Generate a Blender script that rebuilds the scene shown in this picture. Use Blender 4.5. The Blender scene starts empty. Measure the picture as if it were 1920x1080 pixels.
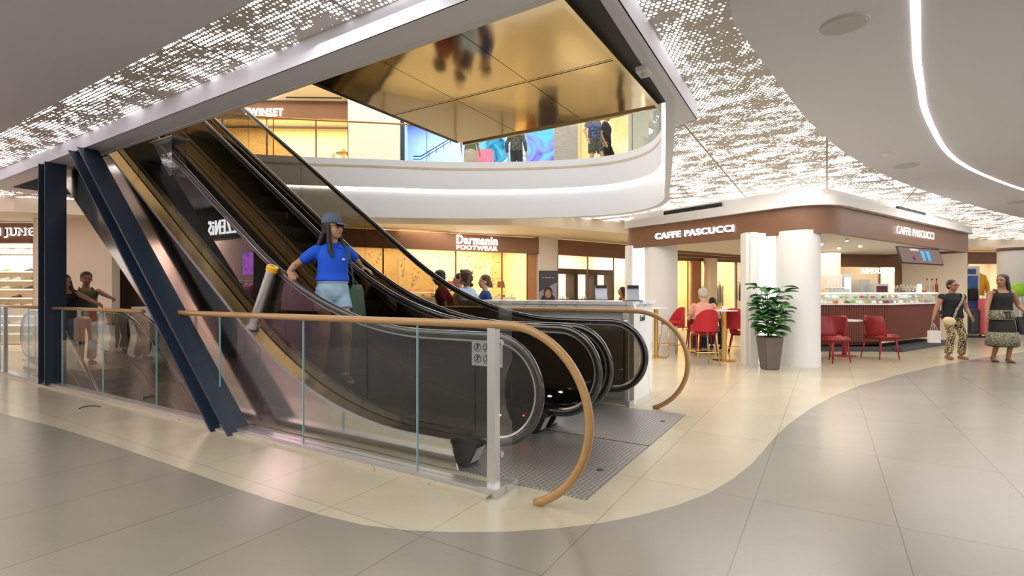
import bpy, bmesh, math, random
from mathutils import Vector, Matrix, Quaternion
from mathutils.geometry import tessellate_polygon
random.seed(7)
PI = math.pi
scn = bpy.context.scene
COL = scn.collection

# ------------------------------------------------------------------ camera, world, exposure
EYE = 1.30
HZ = 551.0
FP = 960.0
cam_d = bpy.data.cameras.new('camera')
cam_d.sensor_width = 36.0
cam_d.lens = 18.0
cam_d.shift_y = (HZ - 540.0) / 1920.0
cam_d.clip_start = 0.05
cam_d.clip_end = 200
cam = bpy.data.objects.new('camera', cam_d)
COL.objects.link(cam)
cam.location = (0, 0, EYE)
cam.rotation_euler = (PI / 2, 0, 0)
scn.camera = cam
scn.view_settings.view_transform = 'Standard'
scn.view_settings.look = 'None'
scn.view_settings.gamma = 1.0
scn.view_settings.use_curve_mapping = False
scn.view_settings.exposure = 0.75
scn.cycles.max_bounces = 10
scn.cycles.transparent_max_bounces = 24
scn.cycles.glossy_bounces = 5
scn.cycles.diffuse_bounces = 4
scn.cycles.sample_clamp_indirect = 6.0
scn.cycles.caustics_reflective = False
scn.cycles.caustics_refractive = False

world = bpy.data.worlds.new('world')
scn.world = world
world.use_nodes = True
wb = world.node_tree.nodes['Background']
wb.inputs[0].default_value = (0.95, 0.9, 0.86, 1)
wb.inputs[1].default_value = 0.55


def area(name, loc, size, energy, color=(1, 0.9, 0.78), size_y=None, rot=(0, 0, 0), spread=None):
    l = bpy.data.lights.new(name, 'AREA')
    l.energy = energy
    l.color = color
    l.shape = 'RECTANGLE'
    l.size = size
    l.size_y = size_y or size
    if spread: l.spread = spread
    o = bpy.data.objects.new(name, l)
    o.location = loc
    o.rotation_euler = rot
    COL.objects.link(o)
    return o

# ------------------------------------------------------------------ frames
US, UC = 0.8517, 0.5240            # escalator axis: u runs away to the left, v across


def W(u, v, z=0.0):
    return Vector((-US * u + UC * v, UC * u + US * v, z))


def at(px, py, Y):
    return Vector(((px - 960) / FP * Y, Y, EYE - (py - HZ) / FP * Y))


def onz(px, py, z=0.0):
    return at(px, py, FP * (EYE - z) / (py - HZ))

# ------------------------------------------------------------------ materials
MATS = {}


def nmat(name):
    m = bpy.data.materials.new(name)
    m.use_nodes = True
    nt = m.node_tree
    for n in list(nt.nodes): nt.nodes.remove(n)
    out = nt.nodes.new('ShaderNodeOutputMaterial')
    MATS[name] = m
    return m, nt, out


def N(nt, t, **kw):
    n = nt.nodes.new('ShaderNode' + t)
    for k, v in kw.items(): setattr(n, k, v)
    return n


def L(nt, a, b): nt.links.new(a, b)


def val(nt, op, a, b=None, c=None):
    n = N(nt, 'Math', operation=op)
    for i, x in enumerate((a, b, c)):
        if x is None: continue
        if isinstance(x, (int, float)): n.inputs[i].default_value = x
        else: L(nt, x, n.inputs[i])
    return n.outputs[0]


def mixc(nt, f, a, b):
    n = N(nt, 'Mix', data_type='RGBA')
    for i, x in ((0, f), (6, a), (7, b)):
        if isinstance(x, (int, float)): n.inputs[i].default_value = x
        elif isinstance(x, tuple): n.inputs[i].default_value = (*x[:3], 1)
        else: L(nt, x, n.inputs[i])
    return n.outputs[2]


def pbr(name, col, rough=0.5, metal=0.0, var=0.06, scale=6.0, spec=0.5, bump=0.0, bscale=80.0, coat=0.0, emis=None, estr=0, trans=0, aniso=None):
    if name in MATS: return MATS[name]
    m, nt, out = nmat(name)
    b = N(nt, 'BsdfPrincipled')
    tc = N(nt, 'TexCoord')
    mp = N(nt, 'Mapping')
    L(nt, tc.outputs['Object'], mp.inputs[0])
    if aniso: mp.inputs['Scale'].default_value = aniso
    nz = N(nt, 'TexNoise')
    nz.inputs['Scale'].default_value = scale
    nz.inputs['Detail'].default_value = 4
    L(nt, mp.outputs[0], nz.inputs['Vector'])
    hi = tuple(min(1, c * (1 + var)) for c in col)
    lo = tuple(c * (1 - var) for c in col)
    L(nt, mixc(nt, nz.outputs[0], lo, hi), b.inputs['Base Color'])
    b.inputs['Roughness'].default_value = rough
    b.inputs['Metallic'].default_value = metal
    b.inputs['Specular IOR Level'].default_value = spec
    b.inputs['Coat Weight'].default_value = coat
    if trans: b.inputs['Transmission Weight'].default_value = trans
    if emis:
        b.inputs['Emission Color'].default_value = (*emis, 1)
        b.inputs['Emission Strength'].default_value = estr
    if bump:
        n2 = N(nt, 'TexNoise')
        n2.inputs['Scale'].default_value = bscale
        L(nt, mp.outputs[0], n2.inputs['Vector'])
        bp = N(nt, 'Bump')
        bp.inputs['Strength'].default_value = bump
        bp.inputs['Distance'].default_value = 0.01
        L(nt, n2.outputs[0], bp.inputs['Height'])
        L(nt, bp.outputs[0], b.inputs['Normal'])
    L(nt, b.outputs[0], out.inputs[0])
    return m


def emit(name, col, strength):
    if name in MATS: return MATS[name]
    m, nt, out = nmat(name)
    e = N(nt, 'Emission')
    e.inputs[0].default_value = (*col, 1)
    e.inputs[1].default_value = strength
    L(nt, e.outputs[0], out.inputs[0])
    return m


def glass(name, tint, refl=1.0, rough=0.0, ior=1.45, gcol=(1, 1, 1)):
    if name in MATS: return MATS[name]
    m, nt, out = nmat(name)
    t = N(nt, 'BsdfTransparent')
    t.inputs[0].default_value = (*tint, 1)
    g = N(nt, 'BsdfGlossy')
    g.inputs['Roughness'].default_value = rough
    g.inputs[0].default_value = (*gcol, 1)
    f = N(nt, 'Fresnel')
    f.inputs[0].default_value = ior
    mx = N(nt, 'MixShader')
    geo = N(nt, 'NewGeometry')
    front = val(nt, 'SUBTRACT', 1.0, geo.outputs['Backfacing'])      # a pane tints and mirrors once, on the side one looks at
    L(nt, val(nt, 'MINIMUM', val(nt, 'MULTIPLY', val(nt, 'MULTIPLY', f.outputs[0], refl), front), 1.0), mx.inputs[0])
    L(nt, mixc(nt, front, (1, 1, 1), tint), t.inputs[0])
    L(nt, t.outputs[0], mx.inputs[1])
    L(nt, g.outputs[0], mx.inputs[2])
    L(nt, mx.outputs[0], out.inputs[0])
    return m


def uv_nodes(nt):
    """object position turned into the escalators' u and v axes"""
    tc = N(nt, 'TexCoord')
    s = N(nt, 'SeparateXYZ')
    L(nt, tc.outputs['Object'], s.inputs[0])
    x, y = s.outputs[0], s.outputs[1]
    u = val(nt, 'ADD', val(nt, 'MULTIPLY', x, -US), val(nt, 'MULTIPLY', y, UC))
    v = val(nt, 'ADD', val(nt, 'MULTIPLY', x, UC), val(nt, 'MULTIPLY', y, US))
    return tc.outputs['Object'], u, v


def mat_floor(name, c1, c2, seamc, rough):
    m, nt, out = nmat(name)
    P, u, v = uv_nodes(nt)
    def seam(x, off, per, w):
        f = val(nt, 'FRACT', val(nt, 'DIVIDE', val(nt, 'SUBTRACT', x, off), per))
        d = val(nt, 'ABSOLUTE', val(nt, 'SUBTRACT', f, 0.5))
        return val(nt, 'GREATER_THAN', d, 0.5 - w / per)
    s = val(nt, 'MAXIMUM', seam(u, 1.12, 0.73, 0.0035), seam(v, 3.55, 1.47, 0.0035))
    nz = N(nt, 'TexNoise'); nz.inputs['Scale'].default_value = 0.9; nz.inputs['Detail'].default_value = 8
    nz.inputs['Roughness'].default_value = 0.6
    mp = N(nt, 'Mapping'); mp.inputs['Scale'].default_value = (1, 2.6, 1); mp.inputs['Rotation'].default_value = (0, 0, 0.3)
    L(nt, P, mp.inputs[0]); L(nt, mp.outputs[0], nz.inputs['Vector'])
    # per-tile tone
    cu = val(nt, 'FLOOR', val(nt, 'DIVIDE', val(nt, 'SUBTRACT', u, 1.12), 0.73))
    cv = val(nt, 'FLOOR', val(nt, 'DIVIDE', val(nt, 'SUBTRACT', v, 3.55), 1.47))
    cx = N(nt, 'CombineXYZ'); L(nt, cu, cx.inputs[0]); L(nt, cv, cx.inputs[1])
    wn = N(nt, 'TexWhiteNoise'); L(nt, cx.outputs[0], wn.inputs['Vector'])
    fac = val(nt, 'ADD', val(nt, 'MULTIPLY', nz.outputs[0], 0.75), val(nt, 'MULTIPLY', wn.outputs[0], 0.25))
    col = mixc(nt, fac, c1, c2)
    nz2 = N(nt, 'TexNoise'); nz2.inputs['Scale'].default_value = 14; nz2.inputs['Detail'].default_value = 6
    L(nt, mp.outputs[0], nz2.inputs['Vector'])
    spk = val(nt, 'MULTIPLY', val(nt, 'SUBTRACT', 0.38, nz2.outputs[0]), 1.6)
    spk = val(nt, 'MAXIMUM', spk, 0.0)
    col = mixc(nt, spk, col, seamc)
    col = mixc(nt, val(nt, 'MULTIPLY', s, 0.7), col, seamc)
    b = N(nt, 'BsdfPrincipled')
    L(nt, col, b.inputs['Base Color'])
    b.inputs['Specular IOR Level'].default_value = 0.45
    L(nt, val(nt, 'ADD', rough, val(nt, 'MULTIPLY', nz.outputs[0], 0.1)), b.inputs['Roughness'])
    L(nt, b.outputs[0], out.inputs[0])
    return m


def mat_perf(name, strength):
    """backlit perforated metal: round holes of varying size, grouped into clouds"""
    m, nt, out = nmat(name)
    P, u, v = uv_nodes(nt)
    sp = 0.040
    def cell(a, b):
        fa = val(nt, 'SUBTRACT', val(nt, 'FRACT', a), 0.5)
        fb = val(nt, 'SUBTRACT', val(nt, 'FRACT', b), 0.5)
        r = val(nt, 'SQRT', val(nt, 'ADD', val(nt, 'MULTIPLY', fa, fa), val(nt, 'MULTIPLY', fb, fb)))
        c = N(nt, 'CombineXYZ'); L(nt, val(nt, 'FLOOR', a), c.inputs[0]); L(nt, val(nt, 'FLOOR', b), c.inputs[1])
        return r, c.outputs[0]
    row = val(nt, 'DIVIDE', v, sp)
    odd = val(nt, 'MULTIPLY', val(nt, 'FRACT', val(nt, 'MULTIPLY', val(nt, 'FLOOR', row), 0.5)), 1.0)
    r, cid = cell(val(nt, 'ADD', val(nt, 'DIVIDE', u, sp), odd), row)
    sc = N(nt, 'VectorMath', operation='MULTIPLY'); L(nt, cid, sc.inputs[0]); sc.inputs[1].default_value = (0.055, 0.085, 1)
    nz = N(nt, 'TexNoise'); nz.inputs['Scale'].default_value = 1.6; nz.inputs['Detail'].default_value = 4; nz.inputs['Roughness'].default_value = 0.65
    L(nt, sc.outputs[0], nz.inputs['Vector'])
    wn = N(nt, 'TexWhiteNoise'); L(nt, cid, wn.inputs['Vector'])
    q = val(nt, 'ADD', nz.outputs[0], val(nt, 'MULTIPLY', val(nt, 'SUBTRACT', wn.outputs[0], 0.5), 0.16))
    mr = N(nt, 'MapRange'); L(nt, q, mr.inputs[0])
    mr.inputs[1].default_value = 0.42; mr.inputs[2].default_value = 0.56; mr.inputs[3].default_value = 0.0; mr.inputs[4].default_value = 0.38
    hole = val(nt, 'LESS_THAN', r, mr.outputs[0])
    # panel joints
    f = val(nt, 'FRACT', val(nt, 'DIVIDE', u, 1.46))
    j = val(nt, 'GREATER_THAN', val(nt, 'ABSOLUTE', val(nt, 'SUBTRACT', f, 0.5)), 0.491)
    hole = val(nt, 'MULTIPLY', hole, val(nt, 'SUBTRACT', 1.0, j))
    e = N(nt, 'Emission'); e.inputs[0].default_value = (1.0, 0.93, 0.88, 1); e.inputs[1].default_value = strength
    b = N(nt, 'BsdfPrincipled')
    L(nt, mixc(nt, j, (0.62, 0.58, 0.53), (0.40, 0.36, 0.32)), b.inputs['Base Color'])
    b.inputs['Roughness'].default_value = 0.5
    mx = N(nt, 'MixShader'); L(nt, hole, mx.inputs[0]); L(nt, b.outputs[0], mx.inputs[1]); L(nt, e.outputs[0], mx.inputs[2])
    L(nt, mx.outputs[0], out.inputs[0])
    return m


def mat_grille(name):
    m, nt, out = nmat(name)
    P, u, v = uv_nodes(nt)
    a = val(nt, 'FRACT', val(nt, 'DIVIDE', v, 0.024))
    rib = val(nt, 'GREATER_THAN', a, 0.42)
    c = val(nt, 'FRACT', val(nt, 'DIVIDE', u, 0.03))
    br = val(nt, 'GREATER_THAN', c, 0.4)
    k = val(nt, 'MULTIPLY', rib, val(nt, 'ADD', 0.55, val(nt, 'MULTIPLY', br, 0.45)))
    b = N(nt, 'BsdfPrincipled')
    L(nt, mixc(nt, k, (0.035, 0.035, 0.035), (0.55, 0.54, 0.52)), b.inputs['Base Color'])
    L(nt, val(nt, 'MULTIPLY', k, 0.8), b.inputs['Metallic'])
    b.inputs['Roughness'].default_value = 0.42
    L(nt, b.outputs[0], out.inputs[0])
    return m


def mat_marble(name, base=(0.82, 0.83, 0.85), vein=(0.42, 0.45, 0.5)):
    m, nt, out = nmat(name)
    tc = N(nt, 'TexCoord')
    n1 = N(nt, 'TexNoise'); n1.inputs['Scale'].default_value = 0.9; n1.inputs['Detail'].default_value = 5
    n1.inputs['Distortion'].default_value = 1.2
    L(nt, tc.outputs['Object'], n1.inputs['Vector'])
    d = val(nt, 'ABSOLUTE', val(nt, 'SUBTRACT', n1.outputs[0], 0.5))
    f = val(nt, 'SUBTRACT', 1.0, val(nt, 'MINIMUM', val(nt, 'MULTIPLY', d, 55.0), 1.0))
    b = N(nt, 'BsdfPrincipled')
    L(nt, mixc(nt, val(nt, 'MULTIPLY', f, 0.7), base, vein), b.inputs['Base Color'])
    b.inputs['Roughness'].default_value = 0.2
    L(nt, b.outputs[0], out.inputs[0])
    return m


def mat_art(name, cols, scale, strength, wave=False):
    """backlit printed panel: soft coloured patches"""
    m, nt, out = nmat(name)
    tc = N(nt, 'TexCoord')
    nz = N(nt, 'TexNoise'); nz.inputs['Scale'].default_value = scale; nz.inputs['Detail'].default_value = 3; nz.inputs['Distortion'].default_value = 1.5
    L(nt, tc.outputs['Object'], nz.inputs['Vector'])
    cr = N(nt, 'ValToRGB')
    el = cr.color_ramp.elements
    while len(el) < len(cols): el.new(0.5)
    for i, c in enumerate(cols):
        el[i].position = 0.3 + 0.4 * i / max(1, len(cols) - 1)
        el[i].color = (*c, 1)
    L(nt, nz.outputs[0], cr.inputs[0])
    e = N(nt, 'Emission'); L(nt, cr.outputs[0], e.inputs[0]); e.inputs[1].default_value = strength
    L(nt, e.outputs[0], out.inputs[0])
    return m


def mat_pattern(name, c1, c2, scale, rough=0.85):
    """two-colour printed cloth"""
    m, nt, out = nmat(name)
    tc = N(nt, 'TexCoord')
    vo = N(nt, 'TexVoronoi'); vo.inputs['Scale'].default_value = scale; vo.feature = 'DISTANCE_TO_EDGE'
    L(nt, tc.outputs['Object'], vo.inputs['Vector'])
    f = val(nt, 'GREATER_THAN', vo.outputs[0], 0.13)
    b = N(nt, 'BsdfPrincipled'); b.inputs['Roughness'].default_value = rough
    L(nt, mixc(nt, f, c1, c2), b.inputs['Base Color'])
    L(nt, b.outputs[0], out.inputs[0])
    return m

# ------------------------------------------------------------------ object helpers
WM = {}


def rnd(a, b): return random.uniform(a, b)


def obj(name, bm, mat, parent=None, smooth=False, mats=None, label=None, split=False):
    """link bm (in world space) as one mesh object; under a parent its vertices are brought into the parent's space"""
    if parent is not None:
        inv = WM[parent.name].inverted()
        bmesh.ops.transform(bm, matrix=inv, verts=bm.verts)
    me = bpy.data.meshes.new(name)
    bm.normal_update()
    bm.to_mesh(me)
    bm.free()
    for mt in (mats or [mat]): me.materials.append(mt)
    if smooth:
        for p in me.polygons: p.use_smooth = True
        if split: me.set_sharp_from_angle(angle=math.radians(35))
    o = bpy.data.objects.new(name, me)
    COL.objects.link(o)
    if parent is not None: o.parent = parent
    WM[o.name] = WM[parent.name].copy() if parent is not None else Matrix.Identity(4)
    if label: o['label'] = label
    return o


def thing(name, label, cat, loc=(0, 0, 0), rz=0.0, group=None):
    o = bpy.data.objects.new(name, None)
    o.empty_display_size = 0.1
    COL.objects.link(o)
    o.location = loc
    o.rotation_euler = (0, 0, rz)
    WM[o.name] = Matrix.Translation(Vector(loc)) @ Matrix.Rotation(rz, 4, 'Z')
    o['label'] = label
    o['category'] = cat
    if group: o['group'] = group
    return o


def tag(o, label, cat, group=None, kind=None):
    if label: o['label'] = label
    if cat: o['category'] = cat
    if group: o['group'] = group
    if kind: o['kind'] = kind
    return o


def struct(name, bm, mat, label=None, smooth=False, mats=None, cat=None):
    o = obj(name, bm, mat, smooth=smooth, mats=mats)
    o['kind'] = 'structure'
    if label: o['label'] = label
    if cat: o['category'] = cat
    return o


def centre_origin(o, rz=0.0):
    """put a single-mesh thing's origin at its own base"""
    me = o.data
    vs = [v.co for v in me.vertices]
    c = Vector(((min(v.x for v in vs) + max(v.x for v in vs)) / 2, (min(v.y for v in vs) + max(v.y for v in vs)) / 2, min(v.z for v in vs)))
    me.transform(Matrix.Rotation(-rz, 4, 'Z') @ Matrix.Translation(-c))
    o.location = c
    o.rotation_euler = (0, 0, rz)
    WM[o.name] = Matrix.Translation(c) @ Matrix.Rotation(rz, 4, 'Z')
    return o


def dup(root, loc, rz, label=None, group=None, scale=None):
    r = root.copy(); COL.objects.link(r)
    r.location = loc; r.rotation_euler = (0, 0, rz)
    if scale: r.scale = (scale, scale, scale)
    if label: r['label'] = label
    if group: r['group'] = group
    for ch in list(root.children):
        c = ch.copy(); COL.objects.link(c); c.parent = r
        for g in list(ch.children):
            d = g.copy(); COL.objects.link(d); d.parent = c
    return r


def B(): return bmesh.new()


def box(bm, c, size, rz=0.0, mi=0, M=None):
    """box of full size about centre c turned by rz about z (or placed by matrix M)"""
    T = M if M is not None else Matrix.Translation(Vector(c)) @ Matrix.Rotation(rz, 4, 'Z')
    S = Matrix.Diagonal((size[0], size[1], size[2], 1))
    r = bmesh.ops.create_cube(bm, size=1.0, matrix=T @ S)
    if mi:
        for f in {f for v in r['verts'] for f in v.link_faces}: f.material_index = mi
    return r['verts']


RU = math.atan2(UC, -US)            # world angle of +u


def ubox(bm, u0, u1, v0, v1, z0, z1, mi=0):
    return hexa(bm, [W(u0, v0, z0), W(u1, v0, z0), W(u1, v1, z0), W(u0, v1, z0), W(u0, v0, z1), W(u1, v0, z1), W(u1, v1, z1), W(u0, v1, z1)], mi)


def hexa(bm, p, mi=0):
    vs = [bm.verts.new(q) for q in p]
    fs = []
    for q in ((0, 3, 2, 1), (4, 5, 6, 7), (0, 1, 5, 4), (1, 2, 6, 5), (2, 3, 7, 6), (3, 0, 4, 7)):
        f = bm.faces.new([vs[i] for i in q]); f.material_index = mi; fs.append(f)
    bmesh.ops.recalc_face_normals(bm, faces=fs)
    return vs


def wallseg(bm, p0, p1, z0, z1, th=0.1, side=1, mi=0):
    """upright slab from p0 to p1 (xy); thickness goes to the left (side=1) of the direction"""
    a = Vector((p0[0], p0[1], 0)); b = Vector((p1[0], p1[1], 0))
    d = (b - a).normalized()
    n = Vector((-d.y, d.x, 0)) * th * side
    z0 = Vector((0, 0, z0)); z1 = Vector((0, 0, z1))
    return hexa(bm, [a + z0, b + z0, b + n + z0, a + n + z0, a + z1, b + z1, b + n + z1, a + n + z1], mi)


def cyl(bm, a, b, r0, r1=None, n=16, cap=True, mi=0):
    a = Vector(a); b = Vector(b)
    r1 = r0 if r1 is None else r1
    d = (b - a)
    q = Vector((0, 0, 1)).rotation_difference(d.normalized()) if d.length > 1e-9 else Quaternion()
    A, Bv = [], []
    for i in range(n):
        t = 2 * PI * i / n
        o = q @ Vector((math.cos(t), math.sin(t), 0))
        A.append(bm.verts.new(a + o * r0)); Bv.append(bm.verts.new(b + o * r1))
    for i in range(n):
        f = bm.faces.new((A[i], A[(i + 1) % n], Bv[(i + 1) % n], Bv[i])); f.material_index = mi
    if cap:
        f = bm.faces.new(A[::-1]); f.material_index = mi
        f = bm.faces.new(Bv); f.material_index = mi
    return A, Bv


def tube(bm, pts, r, n=10, closed=False, rx=None, cap=True, up=None, mi=0):
    """tube along pts; r may be a list; rx = (half width across, half height) makes it elliptical with up kept"""
    pts = [Vector(p) for p in pts]
    m = len(pts)
    rings = []
    prev = None
    for i, p in enumerate(pts):
        if closed: t = (pts[(i + 1) % m] - pts[i - 1])
        else: t = pts[min(i + 1, m - 1)] - pts[max(i - 1, 0)]
        t.normalize()
        if up is not None:
            s = t.cross(Vector(up))
            if s.length < 1e-6: s = prev or Vector((1, 0, 0))
            s.normalize()
        else:
            if prev is None:
                s = t.orthogonal().normalized()
            else:
                s = (prev - t * prev.dot(t)).normalized()
        prev = s
        w = s.cross(t).normalized()
        rr = r[i] if isinstance(r, (list, tuple)) else r
        a, b2 = (rx if rx else (rr, rr))
        rings.append([bm.verts.new(p + s * math.cos(2 * PI * k / n) * a + w * math.sin(2 * PI * k / n) * b2) for k in range(n)])
    fs = []
    for i in range(m if closed else m - 1):
        R, S = rings[i], rings[(i + 1) % m]
        for k in range(n):
            f = bm.faces.new((R[k], R[(k + 1) % n], S[(k + 1) % n], S[k])); f.material_index = mi; fs.append(f)
    if cap and not closed:
        f = bm.faces.new(rings[0][::-1]); f.material_index = mi; fs.append(f)
        f = bm.faces.new(rings[-1]); f.material_index = mi; fs.append(f)
    bmesh.ops.recalc_face_normals(bm, faces=fs)
    return rings


def lathe(bm, prof, c, n=20, M=None, mi=0):
    """prof = [(r, z)...] turned about the z axis at c"""
    T = M if M is not None else Matrix.Translation(Vector(c))
    rings = []
    for r, z in prof:
        rings.append([bm.verts.new(T @ Vector((r * math.cos(2 * PI * k / n), r * math.sin(2 * PI * k / n), z))) for k in range(n)])
    fs = []
    for i in range(len(prof) - 1):
        for k in range(n):
            f = bm.faces.new((rings[i][k], rings[i][(k + 1) % n], rings[i + 1][(k + 1) % n], rings[i + 1][k])); f.material_index = mi; fs.append(f)
    if prof[0][0] > 1e-5: fs.append(bm.faces.new(rings[0][::-1]))
    if prof[-1][0] > 1e-5: fs.append(bm.faces.new(rings[-1]))
    for f in fs: f.material_index = mi
    return rings


def sph(bm, c, r, M=None, n=16, m=10, mi=0):
    r = r if isinstance(r, (tuple, list, Vector)) else (r, r, r)
    T = (Matrix.Translation(Vector(c)) @ (M if M is not None else Matrix.Identity(4))) @ Matrix.Diagonal((r[0], r[1], r[2], 1))
    res = bmesh.ops.create_uvsphere(bm, u_segments=n, v_segments=m, radius=1.0, matrix=T)
    if mi:
        for f in {f for v in res['verts'] for f in v.link_faces}: f.material_index = mi
    return res['verts']


def slab(bm, polys, z0, z1=None, mi=0):
    """polygon (outer loop + hole loops) as a flat sheet at z0, or a solid between z0 and z1"""
    loops = [[Vector((p[0], p[1], 0)) for p in lp] for lp in polys]
    tris = tessellate_polygon(loops)
    flat = [p for lp in loops for p in lp]
    def sheet(z, flip):
        vs = [bm.verts.new((p.x, p.y, z)) for p in flat]
        for t in tris:
            try:
                f = bm.faces.new([vs[i] for i in t])
            except ValueError: continue
            f.normal_update()
            if (f.normal.z < 0) != flip: f.normal_flip()
            f.material_index = mi
        return vs
    if z1 is None:
        sheet(z0, False); return
    lo = sheet(z0, True); hi = sheet(z1, False)
    k = 0
    for lp in loops:
        m = len(lp)
        for i in range(m):
            f = bm.faces.new((lo[k + i], lo[k + (i + 1) % m], hi[k + (i + 1) % m], hi[k + i])); f.material_index = mi
        k += m
    bmesh.ops.recalc_face_normals(bm, faces=bm.faces)


def smoothline(pts, n=8):
    """Catmull-Rom through pts"""
    pts = [Vector(p) for p in pts]
    out = []
    for i in range(len(pts) - 1):
        p0 = pts[max(i - 1, 0)]; p1 = pts[i]; p2 = pts[i + 1]; p3 = pts[min(i + 2, len(pts) - 1)]
        for k in range(n):
            t = k / n
            out.append(0.5 * ((2 * p1) + (p2 - p0) * t + (2 * p0 - 5 * p1 + 4 * p2 - p3) * t * t + (3 * p1 - p0 - 3 * p2 + p3) * t ** 3))
    out.append(pts[-1])
    return out


def text_bm(s, width, height, depth=0.01, bold=0.0, space=1.12):
    """lettering as a bmesh in the xz plane, filling width by height, centred, facing -y"""
    cu = bpy.data.curves.new('lettering', 'FONT')
    cu.body = s
    cu.size = 1.0
    cu.offset = bold
    cu.extrude = 0.02
    cu.space_character = space
    cu.resolution_u = 3
    o = bpy.data.objects.new('lettering', cu)
    COL.objects.link(o)
    dg = bpy.context.evaluated_depsgraph_get()
    me = bpy.data.meshes.new_from_object(o.evaluated_get(dg))
    bpy.data.objects.remove(o)
    bpy.data.curves.remove(cu)
    bm = bmesh.new(); bm.from_mesh(me); bpy.data.meshes.remove(me)
    xs = [v.co.x for v in bm.verts]; ys = [v.co.y for v in bm.verts]; zs = [v.co.z for v in bm.verts]
    cx, cy, cz = (min(xs) + max(xs)) / 2, (min(ys) + max(ys)) / 2, (min(zs) + max(zs)) / 2
    sx, sy, sz = width / (max(xs) - min(xs)), height / (max(ys) - min(ys)), depth / max(1e-6, max(zs) - min(zs))
    for v in bm.verts:
        v.co = Vector(((v.co.x - cx) * sx, -(v.co.z - cz) * sz, (v.co.y - cy) * sy))
    return bm


def place_bm(bm, c, right):
    """turn an xz-plane bmesh so that +x runs along right, and move it to c"""
    r = Vector((right[0], right[1], 0)).normalized()
    bmesh.ops.transform(bm, matrix=Matrix.Translation(Vector(c)) @ Matrix.Rotation(math.atan2(r.y, r.x), 4, 'Z'), verts=bm.verts)
    return bm
# ------------------------------------------------------------------ shared materials
M_floor = mat_floor('beige_stone', (0.44, 0.40, 0.285), (0.55, 0.50, 0.37), (0.30, 0.24, 0.17), 0.16)
M_inlay = mat_floor('taupe_stone', (0.215, 0.20, 0.162), (0.27, 0.253, 0.21), (0.13, 0.105, 0.085), 0.2)
M_perf = mat_perf('perforated_light_panel', 2.4)
M_plain = pbr('painted_ceiling', (0.75, 0.76, 0.86), 0.6, var=0.02, scale=0.5)
M_white = pbr('white_plaster', (0.78, 0.77, 0.75), 0.55, var=0.02, scale=1)
M_lav = pbr('soffit_paint', (0.80, 0.82, 0.93), 0.55, var=0.02, scale=1)
M_fasc = pbr('cool_white_fascia', (0.66, 0.70, 0.78), 0.5, var=0.02, scale=1)
M_cream = pbr('cream_paint', (0.80, 0.70, 0.56), 0.6, var=0.03, scale=1)
M_yellow = pbr('warm_shop_wall', (0.85, 0.68, 0.40), 0.6, var=0.04, scale=1)
M_brown = pbr('brown_fascia', (0.20, 0.095, 0.05), 0.42, var=0.06, scale=2)
M_wood = pbr('beech_handrail', (0.43, 0.25, 0.095), 0.32, var=0.18, scale=5, aniso=(2, 2, 14), coat=0.3)
M_wood2 = pbr('orange_wood_panel', (0.42, 0.19, 0.07), 0.4, var=0.25, scale=3, aniso=(8, 8, 1))
M_navy = pbr('dark_blue_steel', (0.016, 0.030, 0.055), 0.36, var=0.1, scale=3, spec=0.5)
M_alu = pbr('brushed_aluminium', (0.62, 0.62, 0.62), 0.32, metal=0.9, var=0.05, scale=12)
M_gold = pbr('champagne_steel', (0.52, 0.42, 0.26), 0.16, metal=1.0, var=0.05, scale=4)
M_steel = pbr('polished_cladding', (0.74, 0.70, 0.63), 0.13, metal=1.0, var=0.03, scale=1.2, bump=0.02, bscale=2.2)
M_bronze = pbr('bronze_mirror', (0.47, 0.37, 0.20), 0.09, metal=1.0, var=0.05, scale=2, bump=0.6, bscale=1.1)
M_dgold = pbr('dimmed_deck_steel', (0.16, 0.12, 0.055), 0.3, metal=1.0, var=0.15, scale=6)  # darker copy of the deck steel, its dimness put into the colour
M_black = pbr('black_rubber', (0.012, 0.012, 0.013), 0.20, var=0.1, scale=8, spec=0.9, coat=0.8)
M_bmat = pbr('matt_black', (0.012, 0.012, 0.012), 0.6, var=0.1, scale=8)
M_tread = pbr('step_metal', (0.10, 0.10, 0.10), 0.35, metal=0.7, var=0.1, scale=30)
M_grille = mat_grille('entrance_grille')
M_tint = glass('smoked_glass', (0.31, 0.27, 0.20), 1.3, ior=1.5)
M_clear = glass('clear_glass', (0.88, 0.91, 0.90), 1.0, ior=1.45)
M_edge = pbr('glass_edge', (0.25, 0.50, 0.58), 0.15, var=0.1, scale=20)
M_shopg = glass('shop_glass', (0.95, 0.96, 0.95), 0.6, ior=1.45)
M_marble = mat_marble('white_marble')
M_signw = emit('sign_white', (1, 1, 1), 2.2)
M_led = emit('led_white', (1.0, 0.93, 0.86), 7.0)
M_ledwarm = emit('led_warm', (1.0, 0.72, 0.38), 4.0)

# ------------------------------------------------------------------ light of the place, with added ceiling fill
area('upper_floor_light', (-4, 12.5, 7.34), 14, 420, (1, 0.86, 0.68), 7)
area('upper_void_light', (0.5, 9.0, 7.34), 5, 130, (0.95, 0.95, 1.0), 5)
area('ceiling_fill', (6.5, 3.5, 3.25), 7, 190, (0.97, 0.95, 1.0), 6)  # added soft lights under the ceiling, standing in for the perforated panels' output
area('ceiling_fill', (-4.5, 1.0, 3.25), 8, 170, (1.0, 0.95, 0.92), 6)
area('ceiling_fill', (4.0, 7.5, 3.30), 3, 60, (1.0, 0.93, 0.86), 3)
area('ceiling_fill', (11, 9.5, 3.25), 6, 120, (1.0, 0.92, 0.84), 5)
area('ceiling_fill', (-11, 8.0, 3.30), 3, 60, (1.0, 0.93, 0.86), 3)
area('ceiling_fill', (0.0, 13.8, 3.0), 6, 40, (1.0, 0.85, 0.66), 0.6)

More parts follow.
